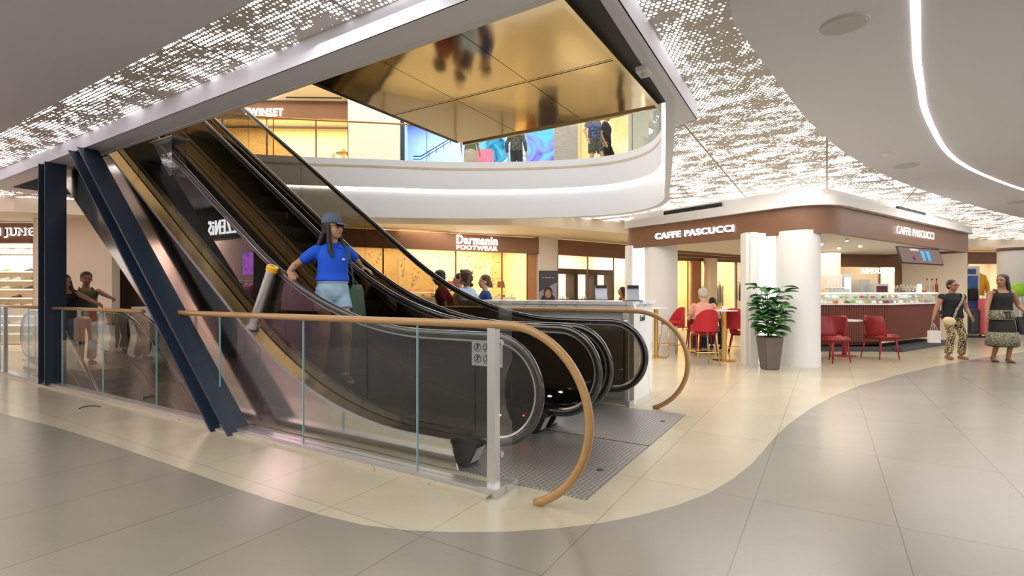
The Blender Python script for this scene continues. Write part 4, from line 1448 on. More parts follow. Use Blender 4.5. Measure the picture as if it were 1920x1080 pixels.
def canopy_sign(px0, px1, A_, B_, zc, hh, txt, bold=.02, back=True):
    q1 = front_point(px0, A_, B_); q2 = front_point(px1, A_, B_)
    dd = (B_ - A_).normalized()
    m_ = (q1 + q2) / 2
    nn = Vector((dd.y, -dd.x, 0))
    tb = text_bm(txt, (q2 - q1).length, hh, 0.03 if back else 0.006, bold)
    obj('lettering', place_bm(tb, Vector((m_.x, m_.y, zc)) + nn * 0.03, dd), M_signw, t)
    if not back: return
    tb = text_bm(txt, (q2 - q1).length * 1.0, hh * 1.0, 0.02, 0.02)  # navy copy of the letters, shifted aside as their drop shadow
    obj('lettering_shadow', place_bm(tb, Vector((m_.x, m_.y, zc - .012)) - dd * .02 + nn * 0.012, dd), pbr('sign_shadow_navy', (0.01, 0.012, 0.03), 0.4), t)


canopy_sign(1230, 1377, CA, CB, 2.585, 0.135, 'CAFFE PASCUCCI')
canopy_sign(1678, 1748, CB, CD, 2.62, 0.155, 'CAFFE PASCUCCI', 0.0, False)
for px0, px1, A_, B_, lab in ((1243, 1350, CA, CB, 'black slot air vent above the left canopy lettering'), (1688, 1738, CB, CD, 'black slot air vent above the right canopy lettering')):
    q1 = front_point(px0, A_, B_); q2 = front_point(px1, A_, B_); dd = (B_ - A_).normalized(); nn = Vector((dd.y, -dd.x, 0))
    bm = B(); wallseg(bm, q1 - nn * .02, q2 - nn * .02, 3.05, 3.13, 0.06, 1)
    o = obj('slot_vent', bm, M_bmat); tag(o, lab, 'air vent'); centre_origin(o, math.atan2(dd.y, dd.x))
bm = B(); ring(bm, offs(LP, 0.14), 0.06, 0.0, 3.03, 3.18); struct('trim_3', bm, M_white)
for px, py in ((1588, 447), (1613, 459), (1573, 463), (1540, 455)):
    p = onz(px, py, 2.42)
    t2 = thing('spot_light', 'small spot light under the café canopy', 'spot light', (p.x, p.y, 2.42), group='spot lights under the canopy')
    bm = B(); cyl(bm, p, p - Vector((0, 0, .05)), 0.035, n=12); obj('housing', bm, M_white, t2)
    bm = B(); cyl(bm, p - Vector((0, 0, .05)), p - Vector((0, 0, .053)), 0.026, n=12); obj('lens', bm, emit('spot_lens', (1, .95, .85), 20), t2)
area('cafe_light', ((CA.x + CD.x) / 2 + .3, (CA.y + CD.y) / 2, 2.41), 4.2, 75, (1, 0.86, 0.70), 3.2, (0, 0, math.atan2(dBD.y, dBD.x)))

# columns with a lit vertical recess
def cafe_column(px0, px1, Y, lab, slot, zt=2.43, base=True):
    Yc_ = Y + .36
    x0, x1 = (px0 - 960) / FP * Yc_, (px1 - 960) / FP * Yc_
    r = (x1 - x0) / 2 * .97; cx = (x0 + x1) / 2
    Y = Yc_ - r * .9
    t = thing('cafe_column', lab, 'column', (cx, Y + r * .3, 0))
    bm = B(); cyl(bm, (cx, Y + r * 0.9, 0), (cx, Y + r * 0.9, zt), r, n=40, cap=False); obj('round_shaft', bm, M_white, t, True)
    bm = B(); cyl(bm, (cx, Y + r * 0.9, 0), (cx, Y + r * .9, 0.26), r + 0.006, n=40); obj('plinth_ring', bm, M_white, t, True, split=True)
    s0, s1, s2 = slot
    Ys = Y + r * 1.1
    xa, xb, xc_ = [(s - 960) / FP * Ys for s in (s0, s1, s2)]
    bm = B(); box(bm, ((xb + xc_) / 2, Ys + .12, zt / 2), (xc_ - xb + .1, 0.04, zt)); obj('lit_recess', bm, emit('column_recess_glow', (1, 0.97, 0.9), 0.75), t)  # back of the recess glows itself, in place of light from the strip
    bm = B(); box(bm, (xc_ - .0, Ys + .05, zt / 2), (.015, 0.02, zt - .02)); obj('light_strip', bm, emit('column_glow', (1, 0.97, 0.9), 7), t)
    bm = B(); box(bm, ((xa + xb) / 2, Ys + .12, zt / 2), (xb - xa, 0.34, zt)); bmesh.ops.bevel(bm, geom=[e for e in bm.edges if abs((e.verts[0].co - e.verts[1].co).z) > 1], offset=0.06, segments=4, affect='EDGES'); obj('side_pilaster', bm, M_white, t, True, split=True)
    return t


cafe_column(1458, 1534, 8.98, 'round white café column behind the potted plant', (1399, 1423, 1459))
cafe_column(1208, 1270, 11.5, 'round white café column behind the marble counter', (1176, 1186, 1209))
bm = B(); Y = 14.0; cyl(bm, ((1552 - 960) / FP * Y, Y, 0), ((1552 - 960) / FP * Y, Y, 2.43), .3, n=24); struct('column', bm, M_cream, smooth=True, label='cream column at the left end of the café back bar')
# back beam and back wall of the café
bm = B(); wallseg(bm, (7.2, 14.2), (11.7, 15.0), 2.08, 2.43, 0.2, 1); struct('beam_cafe', bm, M_brown)
bm = B(); wallseg(bm, (11.36, 14.95), (12.3, 13.85), 0, 2.43, 0.12, 1); struct('wall_cafe', bm, M_cream)
bm = B(); wallseg(bm, (11.24, 14.9), (11.36, 14.92), 0, 2.1, 0.12, 1); struct('trim_4', bm, M_brown)
bm = B(); wallseg(bm, (4.0, 14.3), (8.5, 16.2), 2.36, 2.85, 0.15, 1); struct('beam_cafe', bm, M_brown)

# counter
M_burg = pbr('burgundy_flutes', (0.17, 0.055, 0.04), 0.45, var=.06, scale=3)
K0, K1 = Vector((6.6, 11.62, 0)), Vector((8.54, 11.56, 0))
K2 = K1 + (Vector((11.2, 13.4, 0)) - K1).normalized() * 3.25
t = thing('cafe_counter', 'burgundy fluted café counter on a dark plinth', 'counter', (K1.x, K1.y, 0))
for (p, q_) in ((K0, K1), (K1, K2)):
    dd = (q_ - p).normalized(); nn = Vector((-dd.y, dd.x, 0)); L_ = (q_ - p).length
    bm = B(); wallseg(bm, p + nn * .02, q_ + nn * .02, 0.22, 1.05, 0.6, 1)
    k = 0
    if p is K0 or True:
        s = 0.0
        while s < L_ - .02:
            c0 = p + dd * (s + .02)
            cyl(bm, c0 + nn * .022 + Vector((0, 0, .22)), c0 + nn * .022 + Vector((0, 0, 1.05)), 0.018, n=6, cap=False)
            s += 0.052 if p is K0 else 0.026 * 2
    obj('fluted_front', bm, M_burg, t)
    bm = B(); wallseg(bm, p - nn * .22 if p is K1 else p - nn * .05, q_ - nn * .22 if p is K1 else q_ - nn * .05, 0.0, 0.10, 0.7, 1); obj('plinth', bm, pbr('slate_plinth', (0.06, 0.065, 0.075), 0.6), t)
    bm = B(); wallseg(bm, p - nn * .03, q_ - nn * .03, 1.05, 1.085, 0.7, 1); obj('worktop', bm, M_marble, t)
t = thing('pastry_display', 'long glass pastry case with an LED line on the café counter', 'display case', (K1.x, K1.y, 1.085))
for (p, q_) in ((K0, K1), (K1, K2)):
    dd = (q_ - p).normalized(); nn = Vector((-dd.y, dd.x, 0)); L_ = (q_ - p).length
    bm = B(); wallseg(bm, p + nn * .02, q_ + nn * .02, 1.085, 1.33, 0.008, 1); obj('front_glass', bm, M_clear, t)
    bm = B(); wallseg(bm, p + nn * .02, q_ + nn * .02, 1.33, 1.345, 0.5, 1); obj('top_glass', bm, M_clear, t)
    bm = B(); wallseg(bm, p + nn * .05, q_ + nn * .05, 1.312, 1.326, 0.02, 1); obj('light_bar', bm, M_led, t)
    bm = B(); wallseg(bm, p + nn * .42, q_ + nn * .42, 1.085, 1.32, 0.01, 1); obj('back_panel', bm, pbr('case_back', (0.7, 0.72, 0.72), 0.3), t)
    bm = B(); wallseg(bm, p + nn * .1, q_ + nn * .1, 1.20, 1.206, 0.3, 1); obj('inner_shelf', bm, M_clear, t)
    k = int(L_ / 0.62)
    for j in range(1, k + 1):
        c0 = p + dd * (L_ * j / (k + 1))
        bm = B(); box(bm, c0 + nn * .03 + Vector((0, 0, 1.21)), (.01, .02, .25), math.atan2(dd.y, dd.x)); obj('divider', bm, M_alu, t)
PM = [pbr('pastry_%s' % c, k, 0.6) for c, k in (('golden', (0.6, 0.33, 0.1)), ('cream', (0.85, 0.75, 0.55)), ('berry', (0.55, 0.05, 0.06)), ('choco', (0.12, 0.05, 0.03)), ('white', (0.85, 0.82, 0.78)), ('green', (0.2, 0.4, 0.1)))]
pprot = {}
for (p, q_) in ((K0, K1), (K1, K2)):
    dd = (q_ - p).normalized(); nn = Vector((-dd.y, dd.x, 0)); L_ = (q_ - p).length
    for row, z in ((0.16, 1.086), (0.20, 1.207), (0.30, 1.086)):
        s = 0.08
        while s < L_ - .08:
            mi = random.randrange(6); kd = random.randrange(3)
            if (mi, kd) not in pprot:
                bm = B()
                if kd == 0: tube(bm, [Vector((0.05 * math.cos(x), 0.03 * math.sin(x), 0.022)) for x in frange(0.2, PI - .2, 8)], [.008, .016, .022, .026, .026, .026, .022, .016, .008], 8)
                elif kd == 1: lathe(bm, [(0.045, 0), (0.05, 0.03), (0.035, 0.05), (0.012, 0.06), (0, .062)], (0, 0, 0), 14)
                else: hexa(bm, [Vector(v) for v in ((-.05, -.03, 0), (.05, -.03, 0), (.05, .03, 0), (-.05, .03, 0), (-.045, -.028, .06), (.045, -.028, .06), (.045, .028, .06), (-.045, .028, .06))])
                o = obj('pastry', bm, PM[mi], smooth=kd < 2); pprot[(mi, kd)] = o.data
            else:
                o = bpy.data.objects.new('pastry', pprot[(mi, kd)]); COL.objects.link(o)
            o.location = p + dd * s + nn * row + Vector((0, 0, z)); o.rotation_euler = (0, 0, rnd(0, 6))
            tag(o, 'small pastry in the glass case on the café counter', 'pastry', 'pastries in the display case')
            s += rnd(0.12, 0.17)

# things on and behind the counter
def onbar(px, Y, z=1.35): return Vector(((px - 960) / FP * Y, Y, z))


# back counter
bm = B(); wallseg(bm, (7.6, 13.05), (9.5, 13.2), 0, 1.1, 0.6, 1); tag(centre_origin(obj('back_counter', bm, M_burg)), 'low back counter behind the pastry case', 'counter')
def machine(px0, px1, py0, py1, Y, lab, mat, cat='appliance', name='coffee_machine', panel=None, dp=.35):
    x0, x1 = (px0 - 960) / FP * Y, (px1 - 960) / FP * Y
    z0, z1 = 1.1, EYE + (HZ - py0) / FP * Y
    c = Vector(((x0 + x1) / 2, Y + dp / 2, 0))
    t = thing(name, lab, cat, (c.x, c.y, z0))
    bm = B(); box(bm, (c.x, c.y, (z0 + z1) / 2), (x1 - x0, dp, z1 - z0)); bmesh.ops.bevel(bm, geom=bm.edges[:], offset=0.015, segments=2, affect='EDGES'); obj('housing', bm, mat, t)
    if panel:
        bm = B(); box(bm, (c.x, Y - .005, z0 + (z1 - z0) * .6), ((x1 - x0) * .72, .02, (z1 - z0) * .55)); obj('front_panel', bm, panel, t)
    return t
machine(1549, 1580, 515, 550, 13.05, 'white ice machine on the back counter beside the cream column', pbr('app_white', (0.72, 0.69, 0.64), 0.4), name='ice_machine')
machine(1581, 1597, 514, 550, 13.1, 'slim grey machine with a lit edge on the back counter', pbr('app_grey', (0.5, 0.55, 0.6), 0.3), name='water_dispenser', panel=emit('blue_glow', (0.5, 0.8, 1.0), 1.2))
machine(1612, 1632, 524, 550, 13.2, 'grey grinder box on the café back counter', pbr('app_steel', (0.55, 0.55, 0.55), 0.35, metal=.6), name='coffee_grinder')
t = machine(1640, 1667, 532, 550, 12.9, 'coffee machine with a dark red screen on the back counter', pbr('app_steel', (0.55, 0.55, 0.55), 0.35, metal=.6), panel=pbr('dark_red_screen', (0.08, 0.01, 0.01), 0.2))
p = onbar(1574, 12.7, 1.1)
t = thing('espresso_machine', 'steel espresso machine with cups on top beside the white ice machine', 'appliance', p)
bm = B(); box(bm, p + Vector((0, .2, .17)), (.55, .4, .3)); bmesh.ops.bevel(bm, geom=bm.edges[:], offset=0.02, segments=2, affect='EDGES'); obj('housing', bm, M_alu, t)
for s in (-.15, .1):
    bm = B(); cyl(bm, p + Vector((s, -.02, .2)), p + Vector((s, -.02, .12)), 0.035, n=12); cyl(bm, p + Vector((s, -.02, .15)), p + Vector((s, -.18, .14)), 0.012, n=8); obj('portafilter', bm, M_bmat, t)
for j in range(5):
    bm = B(); lathe(bm, [(0.022, 0), (0.035, .05), (.032, .05), (.02, .006), (0, .006)], p + Vector((-.2 + j * .1, .2, .32)), 12)
    tag(obj('coffee_cup', bm, M_white, smooth=True), 'white coffee cup on top of the espresso machine', 'cup', 'cups on the espresso machine')
p = onbar(1672, 12.6, 1.1)


def glassware(p, lab, grp, prof, mat, name, cat):
    bm = B(); lathe(bm, prof, p, 12)
    tag(obj(name, bm, mat, smooth=True), lab, cat, grp)
M_gw = glass('glassware', (0.85, 0.87, 0.87), 2.2, rough=0.05)
for j in range(16):
    px = 1678 + (j % 8) * 6.2 + rnd(-1, 1)
    Y = 12.75 + (j // 8) * .25
    h = rnd(.13, .2)
    glassware(onbar(px, Y, 1.345), 'clear drinking glass upside down on the pastry case', 'glasses on the pastry case', [(0.035, 0), (0.032, h * .5), (0.03, h), (0.0, h)], M_gw, 'drinking_glass', 'glass')
bt = [(0.036, 0), (0.036, 0.17), (0.03, 0.2), (0.012, 0.24), (0.012, 0.31), (0, .31)]
M_bot = glass('bottle_glass', (0.7, 0.7, 0.62), 2.0, rough=.05)
for px, lab, mt in ((1738, 'clear bottle with dark stopper on the counter, leftmost of three', M_bot), (1747.5, 'clear bottle with dark stopper between two others on the counter', M_bot), (1756, 'dark red bottle at the right end of the pastry case', pbr('red_bottle', (0.3, 0.02, 0.02), 0.15))):
    p = onbar(px, 13.15, 1.345)
    t = thing('bottle', lab, 'bottle', p)
    bm = B(); lathe(bm, bt, p, 14); obj('bottle_body', bm, mt, t, True)
    bm = B(); cyl(bm, p + Vector((0, 0, .31)), p + Vector((0, 0, .35)), 0.016, n=10); obj('stopper', bm, M_bmat, t)
p = onbar(1724, 13.0, 1.345); bm = B(); cyl(bm, p, p + Vector((0, 0, .2)), 0.05, n=16); tag(obj('cup_stack', bm, emit('white_glow', (1, 1, 1), 1.2)), 'bright white cylinder between the glasses and the bottles', 'lamp')
for j, px in enumerate((1693, 1712, 1716, 1733)):
    p = onbar(px, 13.25, 1.345); bm = B(); lathe(bm, [(0.03, 0), (0.07, .05), (0.065, .05), (0.02, .01), (0, .01)], p, 14)
    tag(obj('red_bowl', bm, PM[2], smooth=True), 'small red bowl among the glasses on the café case', 'bowl', 'red bowls on the case')
# hanging screen
P_ = [at(1683, 458, 12.2), at(1762, 468, 13.0), at(1768, 497, 12.85), at(1691, 496, 12.05)]
c_ = sum(P_, Vector()) / 4
t = thing('menu_screen', 'menu screen with two blue iced drinks hanging under the canopy', 'screen', c_)
ex = ((P_[1] - P_[0]) + (P_[2] - P_[3])).normalized()
ez = ((P_[0] - P_[3]) + (P_[1] - P_[2])).normalized()
ey = ex.cross(ez).normalized()
if ey.y > 0: ey = -ey
ez = ex.cross(ey); ez = ez if ez.z > 0 else -ez
wS = ((P_[1] - P_[0]).length + (P_[2] - P_[3]).length) / 2; hS = 0.42
def scr(x0, x1, z0, z1, y0, y1):
    bm = B()
    hexa(bm, [c_ + ex * x + ez * z + ey * y for x, z, y in ((x0, z0, y0), (x1, z0, y0), (x1, z0, y1), (x0, z0, y1), (x0, z1, y0), (x1, z1, y0), (x1, z1, y1), (x0, z1, y1))]); return bm
obj('screen_body', scr(-wS / 2, wS / 2, -hS / 2, hS / 2, -.04, 0.0), M_bmat, t)
obj('screen_face', scr(-wS / 2 + .02, wS / 2 - .02, -hS / 2 + .02, hS / 2 - .02, 0.0, 0.004), emit('screen_mauve', (0.20, 0.14, 0.125), 0.8), t)
for x in (.08, .32):
    bm = B()
    hexa(bm, [c_ + ex * (x + a_) + ez * b_ + ey * y_ for a_, b_, y_ in ((-.05, -.13, .005), (.05, -.13, .005), (.05, -.13, .008), (-.05, -.13, .008), (-.08, .13, .005), (.08, .13, .005), (.08, .13, .008), (-.08, .13, .008))])
    obj('drink_picture', bm, emit('screen_cyan', (0.10, 0.5, 0.85), 0.7), t)
bm = B(); T_ = Matrix((ex, ez, ey)).transposed().to_4x4(); T_.translation = c_ + ex * -.36 + ez * -.08 + ey * .006
lathe(bm, [(0.055, 0), (0.055, .003), (0, .003)], (0, 0, 0), 20, M=T_); obj('round_badge', bm, emit('screen_purple', (0.16, 0.02, 0.12), 1.0), t)
tb = text_bm('POWER ICE', .36, .05, .002, .01)
bmesh.ops.transform(tb, matrix=Matrix.Translation(c_ + ex * -.24 + ez * .14 + ey * .008) @ Matrix((ex, -ey, ez)).transposed().to_4x4(), verts=tb.verts)
obj('lettering', tb, emit('screen_text', (0.8, 0.75, 0.75), 1.0), t)
for x in (-.3, .3):
    pa = c_ + ex * x + ez * hS / 2 - ey * .02
    bm = B(); cyl(bm, pa, Vector((pa.x, pa.y, 2.44)), 0.012, n=8); obj('hanger', bm, M_bmat, t)

# ------------------------------------------------------------------ seats
M_red = pbr('red_velvet', (0.45, 0.008, 0.015), 0.7, var=.12, scale=10)
M_red2 = pbr('burgundy_leather', (0.30, 0.018, 0.025), 0.45, var=.1, scale=10)
M_brass = pbr('brass', (0.72, 0.47, 0.16), 0.22, metal=1.0)


def curved_back(bm, w, d, z0, z1, th, top_round=True, n=16, y0=0.0):
    """shell that wraps round the back of the seat (seat faces -y)"""
    rin, rout = [], []
    for k in range(n + 1):
        a = PI * (0.0 + k / n)
        e = abs(math.cos(a))
        zt = z0 + (z1 - z0) * (max(.04, 1 - e ** 3.2) ** .55 if top_round else 1)
        zb = z0
        x, y = math.cos(a), math.sin(a)
        row = []
        for (r, z) in ((1.0, zb), (1.0, (zb + zt) / 2), (1.02, zt), (0.94 - .0, zt), (.9, (zb + zt) / 2), (.88, zb)):
            row.append(bm.verts.new((x * w / 2 * r, y0 + y * d * r, z)))
        rin.append(row)
    fs = []
    for i in range(n):
        for k in range(6):
            fs.append(bm.faces.new((rin[i][k], rin[i][(k + 1) % 6], rin[i + 1][(k + 1) % 6], rin[i + 1][k])))
    fs.append(bm.faces.new(rin[0])); fs.append(bm.faces.new(rin[-1]))
    bmesh.ops.recalc_face_normals(bm, faces=fs)


def bar_stool():
    t = thing('bar_stool', 'stool', 'stool')
    bm = B(); lathe(bm, [(0.0, .66), (.2, .66), (.225, .685), (.22, .72), (.19, .735), (0, .735)], (0, 0, 0), 28); obj('seat', bm, M_red, t, True)
    bm = B(); curved_back(bm, .50, .26, .62, 1.02, .03); obj('backrest', bm, M_red, t, True, split=True)
    for sx in (-1, 1):
        for sy in (-1, 1):
            bm = B(); cyl(bm, (sx * .15, sy * .15, .66), (sx * .215, sy * .215, 0), 0.011, 0.009, 8); obj('leg', bm, M_brass, t, True)
    bm = B()
    c4 = [(-.195, -.195, .24), (.195, -.195, .24), (.195, .195, .24), (-.195, .195, .24)]
    for i in range(4): cyl(bm, c4[i], c4[(i + 1) % 4], 0.008, n=8)
    obj('footrest', bm, M_brass, t)
    return t


def dining_chair():
    t = thing('dining_chair', 'chair', 'chair')
    bm = B(); box(bm, (0, -.01, .44), (.46, .46, .09)); bmesh.ops.bevel(bm, geom=bm.edges[:], offset=0.035, segments=3, affect='EDGES'); obj('seat', bm, M_red2, t, True)
    bm = B()
    rs = []
    for z, w, y, th in ((.42, .40, .20, .035), (.55, .45, .22, .04), (.70, .46, .26, .04), (.82, .42, .29, .035), (.86, .34, .30, .02)):
        row = []
        for k in range(9):
            a = -1 + k / 4
            row.append((a * w / 2, y - .12 * a * a, z))
        rs.append([bm.verts.new(Vector(p) + Vector((0, -th / 2, 0))) for p in row] + [bm.verts.new(Vector(p) + Vector((0, th / 2, 0))) for p in row[::-1]])
    fs = []
    for i in range(4):
        m_ = len(rs[0])
        for k in range(m_): fs.append(bm.faces.new((rs[i][k], rs[i][(k + 1) % m_], rs[i + 1][(k + 1) % m_], rs[i + 1][k])))
    fs.append(bm.faces.new(rs[0])); fs.append(bm.faces.new(rs[-1]))
    bmesh.ops.recalc_face_normals(bm, faces=fs)
    obj('backrest', bm, M_red2, t, True)
    for sx in (-1, 1):
        for sy in (-1, 1):
            bm = B(); cyl(bm, (sx * .18, sy * .17, .41), (sx * .22, sy * (.21 if sy < 0 else .25), 0), 0.019, 0.011, 10); obj('leg', bm, M_red2, t, True)
    return t


st = bar_stool()
spots = [((3.53, 9.45), PI + 0.10, 'red bar stool with gold legs, its back to us, beside the gold table post'),
         ((3.36, 10.75), -1.35, 'red bar stool nearest the marble counter, facing left'),
         ((4.42, 10.15), PI - 0.5, 'red bar stool half hidden by the white column and plant')]
used = False
for (xy, rz, lab) in spots:
    if not used:
        st.location = (xy[0], xy[1], 0); st.rotation_euler = (0, 0, rz); st['label'] = lab; st['group'] = 'red bar stools'; used = True
    else:
        dup(st, (xy[0], xy[1], 0), rz, lab, 'red bar stools')
ch = dining_chair(); used = False
# (px, Y, rz, label)
cs = [((6.12, 9.8), 0.3, 'burgundy chair right beside the round white column, its back to us'),
      ((6.45, 10.35), 1.9 - PI, 'burgundy chair pushed up to the small café table from its right'),
      ((7.45, 10.35), 1.75, 'burgundy chair standing alone in front of the fluted counter'),
      ((4.12, 11.0), PI - .12, 'dark red chair under the seated man in pink'),
      ((4.40, 12.2), 2.9, 'dark red chair farther back behind the gold table post'),
      ((5.05, 11.3), 1.2, 'dark red chair seen between the gold post and the white column'),
      ((5.5, 10.9), -1.4, 'burgundy chair on the hidden side of the small café table')]
for (xy, rz, lab) in cs:
    if not used:
        ch.location = (xy[0], xy[1], 0); ch.rotation_euler = (0, 0, rz); ch['label'] = lab; ch['group'] = 'red café chairs'; used = True
    else:
        dup(ch, (xy[0], xy[1], 0), rz, lab, 'red café chairs')
def table(x, y, z, r, lab, pm, square=False):
    t = thing('cafe_table', lab, 'table', (x, y, 0))
    bm = B()
    lathe(bm, [(0, z - .025), (r, z - .025), (r, z), (0, z)], (x, y, 0), 36); obj('table_top', bm, M_marble, t, True, split=True)
    bm = B()
    if square: box(bm, (x, y, z / 2), (.09, .09, z - .04))
    else: cyl(bm, (x, y, .02), (x, y, z - .02), 0.045, n=18)
    obj('post', bm, pm, t)
    bm = B(); lathe(bm, [(.22, 0), (.22, .012), (.05, .03), (0, .03)], (x, y, 0), 30); obj('base', bm, pm, t, True, split=True)
    return t
table((1358 - 960) / FP * 9.95, 9.95, .99, .25, 'high round table on a thick gold post among the bar stools', M_brass)
table((1230 - 960) / FP * 10.5, 10.5, 1.02, .24, 'high round table partly hidden behind the marble counter', M_brass)
table((1583 - 960) / FP * 10.7, 10.7, .76, .33, 'low round café table with a burgundy post', M_red2)
table(4.3, 11.7, .76, .3, 'low round table where the man in pink sits', M_red2)
for (x, y, z, lab) in (((1358 - 960) / FP * 9.95, 9.95, .991, 'small white napkin holder on the high table with the gold post'), ((1580 - 960) / FP * 10.65, 10.65, .761, 'small white sugar bowl on the low café table')):
    bm = B(); lathe(bm, [(.035, 0), (.045, .03), (.035, .06), (.012, .07), (0, .072)], (x, y, z), 14); o = obj('sugar_bowl', bm, M_white, smooth=True); tag(o, lab, 'bowl'); centre_origin(o)
# counter top items on the marble kiosk
for (px, py0, py1, Yq, lab) in ((1187, 535, 566, 6.3, 'grey leaflet holder standing on the marble counter corner'), (1127, 535, 562, 7.2, 'white tablet on a stand on the marble counter')):
    x = (px - 960) / FP * Yq
    t = thing('tablet_stand', lab, 'stand', (x, Yq, 1.21))
    w = 22 / FP * Yq; z1 = EYE + (HZ - py0) / FP * Yq
    bm = B(); M_ = Matrix.Translation((x, Yq, (1.21 + z1) / 2)) @ Matrix.Rotation(-.25, 4, 'X'); box(bm, None, (w, .02, z1 - 1.21), M=M_); obj('leaflet_panel', bm, pbr('leaflet_grey', (0.5, 0.53, 0.6), 0.5), t)
    bm = B(); box(bm, None, (w * .95, .012, (z1 - 1.21) * .2), M=Matrix.Translation((x, Yq - .0, z1 - .02)) @ Matrix.Rotation(-.25, 4, 'X')); obj('header', bm, M_bmat, t)
    bm = B(); box(bm, (x, Yq + .02, 1.215), (w * 1.5, .16, .01)); obj('base', bm, M_bmat, t)

# ------------------------------------------------------------------ potted plant
pp = Vector(((1443 - 960) / FP * 8.85, 8.85, 0))
t = thing('potted_plant', 'leafy green plant in a tall taupe pot in front of the white column', 'plant', pp)
M_pot = pbr('taupe_pot', (0.13, 0.105, 0.09), 0.5)
bm = B()
b0, b1, hh = .115, .165, .56
hexa(bm, [pp + Vector(v) for v in ((-b0, -b0, 0), (b0, -b0, 0), (b0, b0, 0), (-b0, b0, 0), (-b1, -b1, hh), (b1, -b1, hh), (b1, b1, hh), (-b1, b1, hh))])
bmesh.ops.bevel(bm, geom=bm.edges[:], offset=0.012, segments=2, affect='EDGES'); obj('pot', bm, M_pot, t)
bm = B(); box(bm, pp + Vector((0, 0, hh - .0)), (b1 * 1.8, b1 * 1.8, .02)); obj('soil', bm, pbr('soil', (0.03, 0.02, 0.012), 0.9), t)
M_leaf = pbr('leaf_green', (0.035, 0.16, 0.025), 0.38, var=.35, scale=9)
M_stem = pbr('stem_green', (0.10, 0.14, 0.04), 0.6)
random.seed(21)
lf = B(); sm = B()
def leaf(bm, base, tip_dir, up, L_, w):
    y = tip_dir.normalized(); x = y.cross(up).normalized(); z = x.cross(y)
    rows = []
    for k in range(7):
        s = k / 6
        ww = w * math.sin(PI * min(1, s * .93 + .05)) ** .75 * (1 if s < 1 else 0.02)
        c = base + y * (L_ * s) - z * (L_ * .28 * s * s) + z * (L_ * .1 * s)
        rows.append([bm.verts.new(c - x * ww + z * ww * .3), bm.verts.new(c), bm.verts.new(c + x * ww + z * ww * .3)])
    for i in range(6):
        for j in range(2): bm.faces.new((rows[i][j], rows[i][j + 1], rows[i + 1][j + 1], rows[i + 1][j]))
stems = 9
for s in range(stems):
    a = 2 * PI * s / stems + rnd(-.3, .3)
    H_ = rnd(.45, .86)
    sp = rnd(.03, .14)
    prev = [pp + Vector((math.cos(a) * .03, math.sin(a) * .03, hh))]
    for k in range(1, 8):
        f = k / 7
        prev.append(pp + Vector((math.cos(a) * (.03 + sp * f ** 1.3), math.sin(a) * (.03 + sp * f ** 1.3), hh + H_ * f)))
    tube(sm, prev, 0.007, 6)
    for k in range(1, 8):
        for j in range(2 + (k % 2)):
            aa_ = a + rnd(-2.2, 2.2)
            L_ = rnd(.15, .23)
            dd = Vector((math.cos(aa_), math.sin(aa_), rnd(-.25, .45)))
            p0_ = prev[k]; p1_ = p0_ + dd * rnd(.05, .13)
            tube(sm, [p0_, (p0_ + p1_) / 2 + Vector((0, 0, .012)), p1_], 0.003, 5)
            leaf(lf, p1_, dd, Vector((0, 0, 1)), L_, L_ * rnd(.36, .46))
for (dx, z, L_) in ((-1, .93, .26), (1, .95, .24), (.9, .55, .22), (-.8, .35, .24)):
    p0_ = pp + Vector((dx * .12, -.05, hh + z * .9)); dd = Vector((dx, -.25, .05)); p1_ = p0_ + dd * .09
    tube(sm, [pp + Vector((dx * .05, 0, hh + z * .8)), p0_, p1_], 0.004, 5); leaf(lf, p1_, dd, Vector((0, 0, 1)), L_, L_ * .3)
obj('stems', sm, M_stem, t, True)
o = obj('foliage', lf, M_leaf, t, True)
md = o.modifiers.new('thick', 'SOLIDIFY'); md.thickness = 0.0015
# ------------------------------------------------------------------ shops of the upper floor
random.seed(5)
UF = ZF
M_up = pbr('upper_cream', (0.80, 0.72, 0.60), 0.6, var=.03)
a, b = (-10.5, 16.1), (-5.02, 16.3)
t, aa, bb, d, n = sign_band(a, b, 'brown sign board of the upper shop reading Twinset Milano', 6.86, 7.36)
q1 = front_point(457, aa, bb); q2 = front_point(531, aa, bb); m_ = (q1 + q2) / 2
tb = text_bm('TWINSET', (q2 - q1).length, 0.24, 0.03, 0.015); obj('lettering', place_bm(tb, Vector((m_.x, m_.y - .02, 7.02)), d), emit('sign_bright', (1, 1, 1), 3.5), t)
tb = text_bm('MILANO', 0.62, 0.06, 0.02, 0.01); m2 = front_point(496, aa, bb); obj('lettering', place_bm(tb, Vector((m2.x, m2.y - .02, 6.915 - .11 + .08)), d), M_signw, t)
d, n, ln_ = interior('twinset_shop', a, b, 2.4, M_yellow, 220, (1, 0.78, 0.45), zt=7.3, z0=UF)
window('window_7', a, b, UF + .1, 6.85, (0.25, 0.5, 0.78))
bm = B(); wallseg(bm, (-10.6, 16.1), (-5.0, 16.3), 7.36, 7.40, 0.2, 1); struct('wall_upper', bm, M_up)
bm = B(); wallseg(bm, (-7.0, 15.85), (-5.3, 15.9), 7.375, 7.40, 0.03, 1); tag(centre_origin(obj('track_light', bm, M_bmat)), 'thin black light track above the upper brown sign board', 'track light')
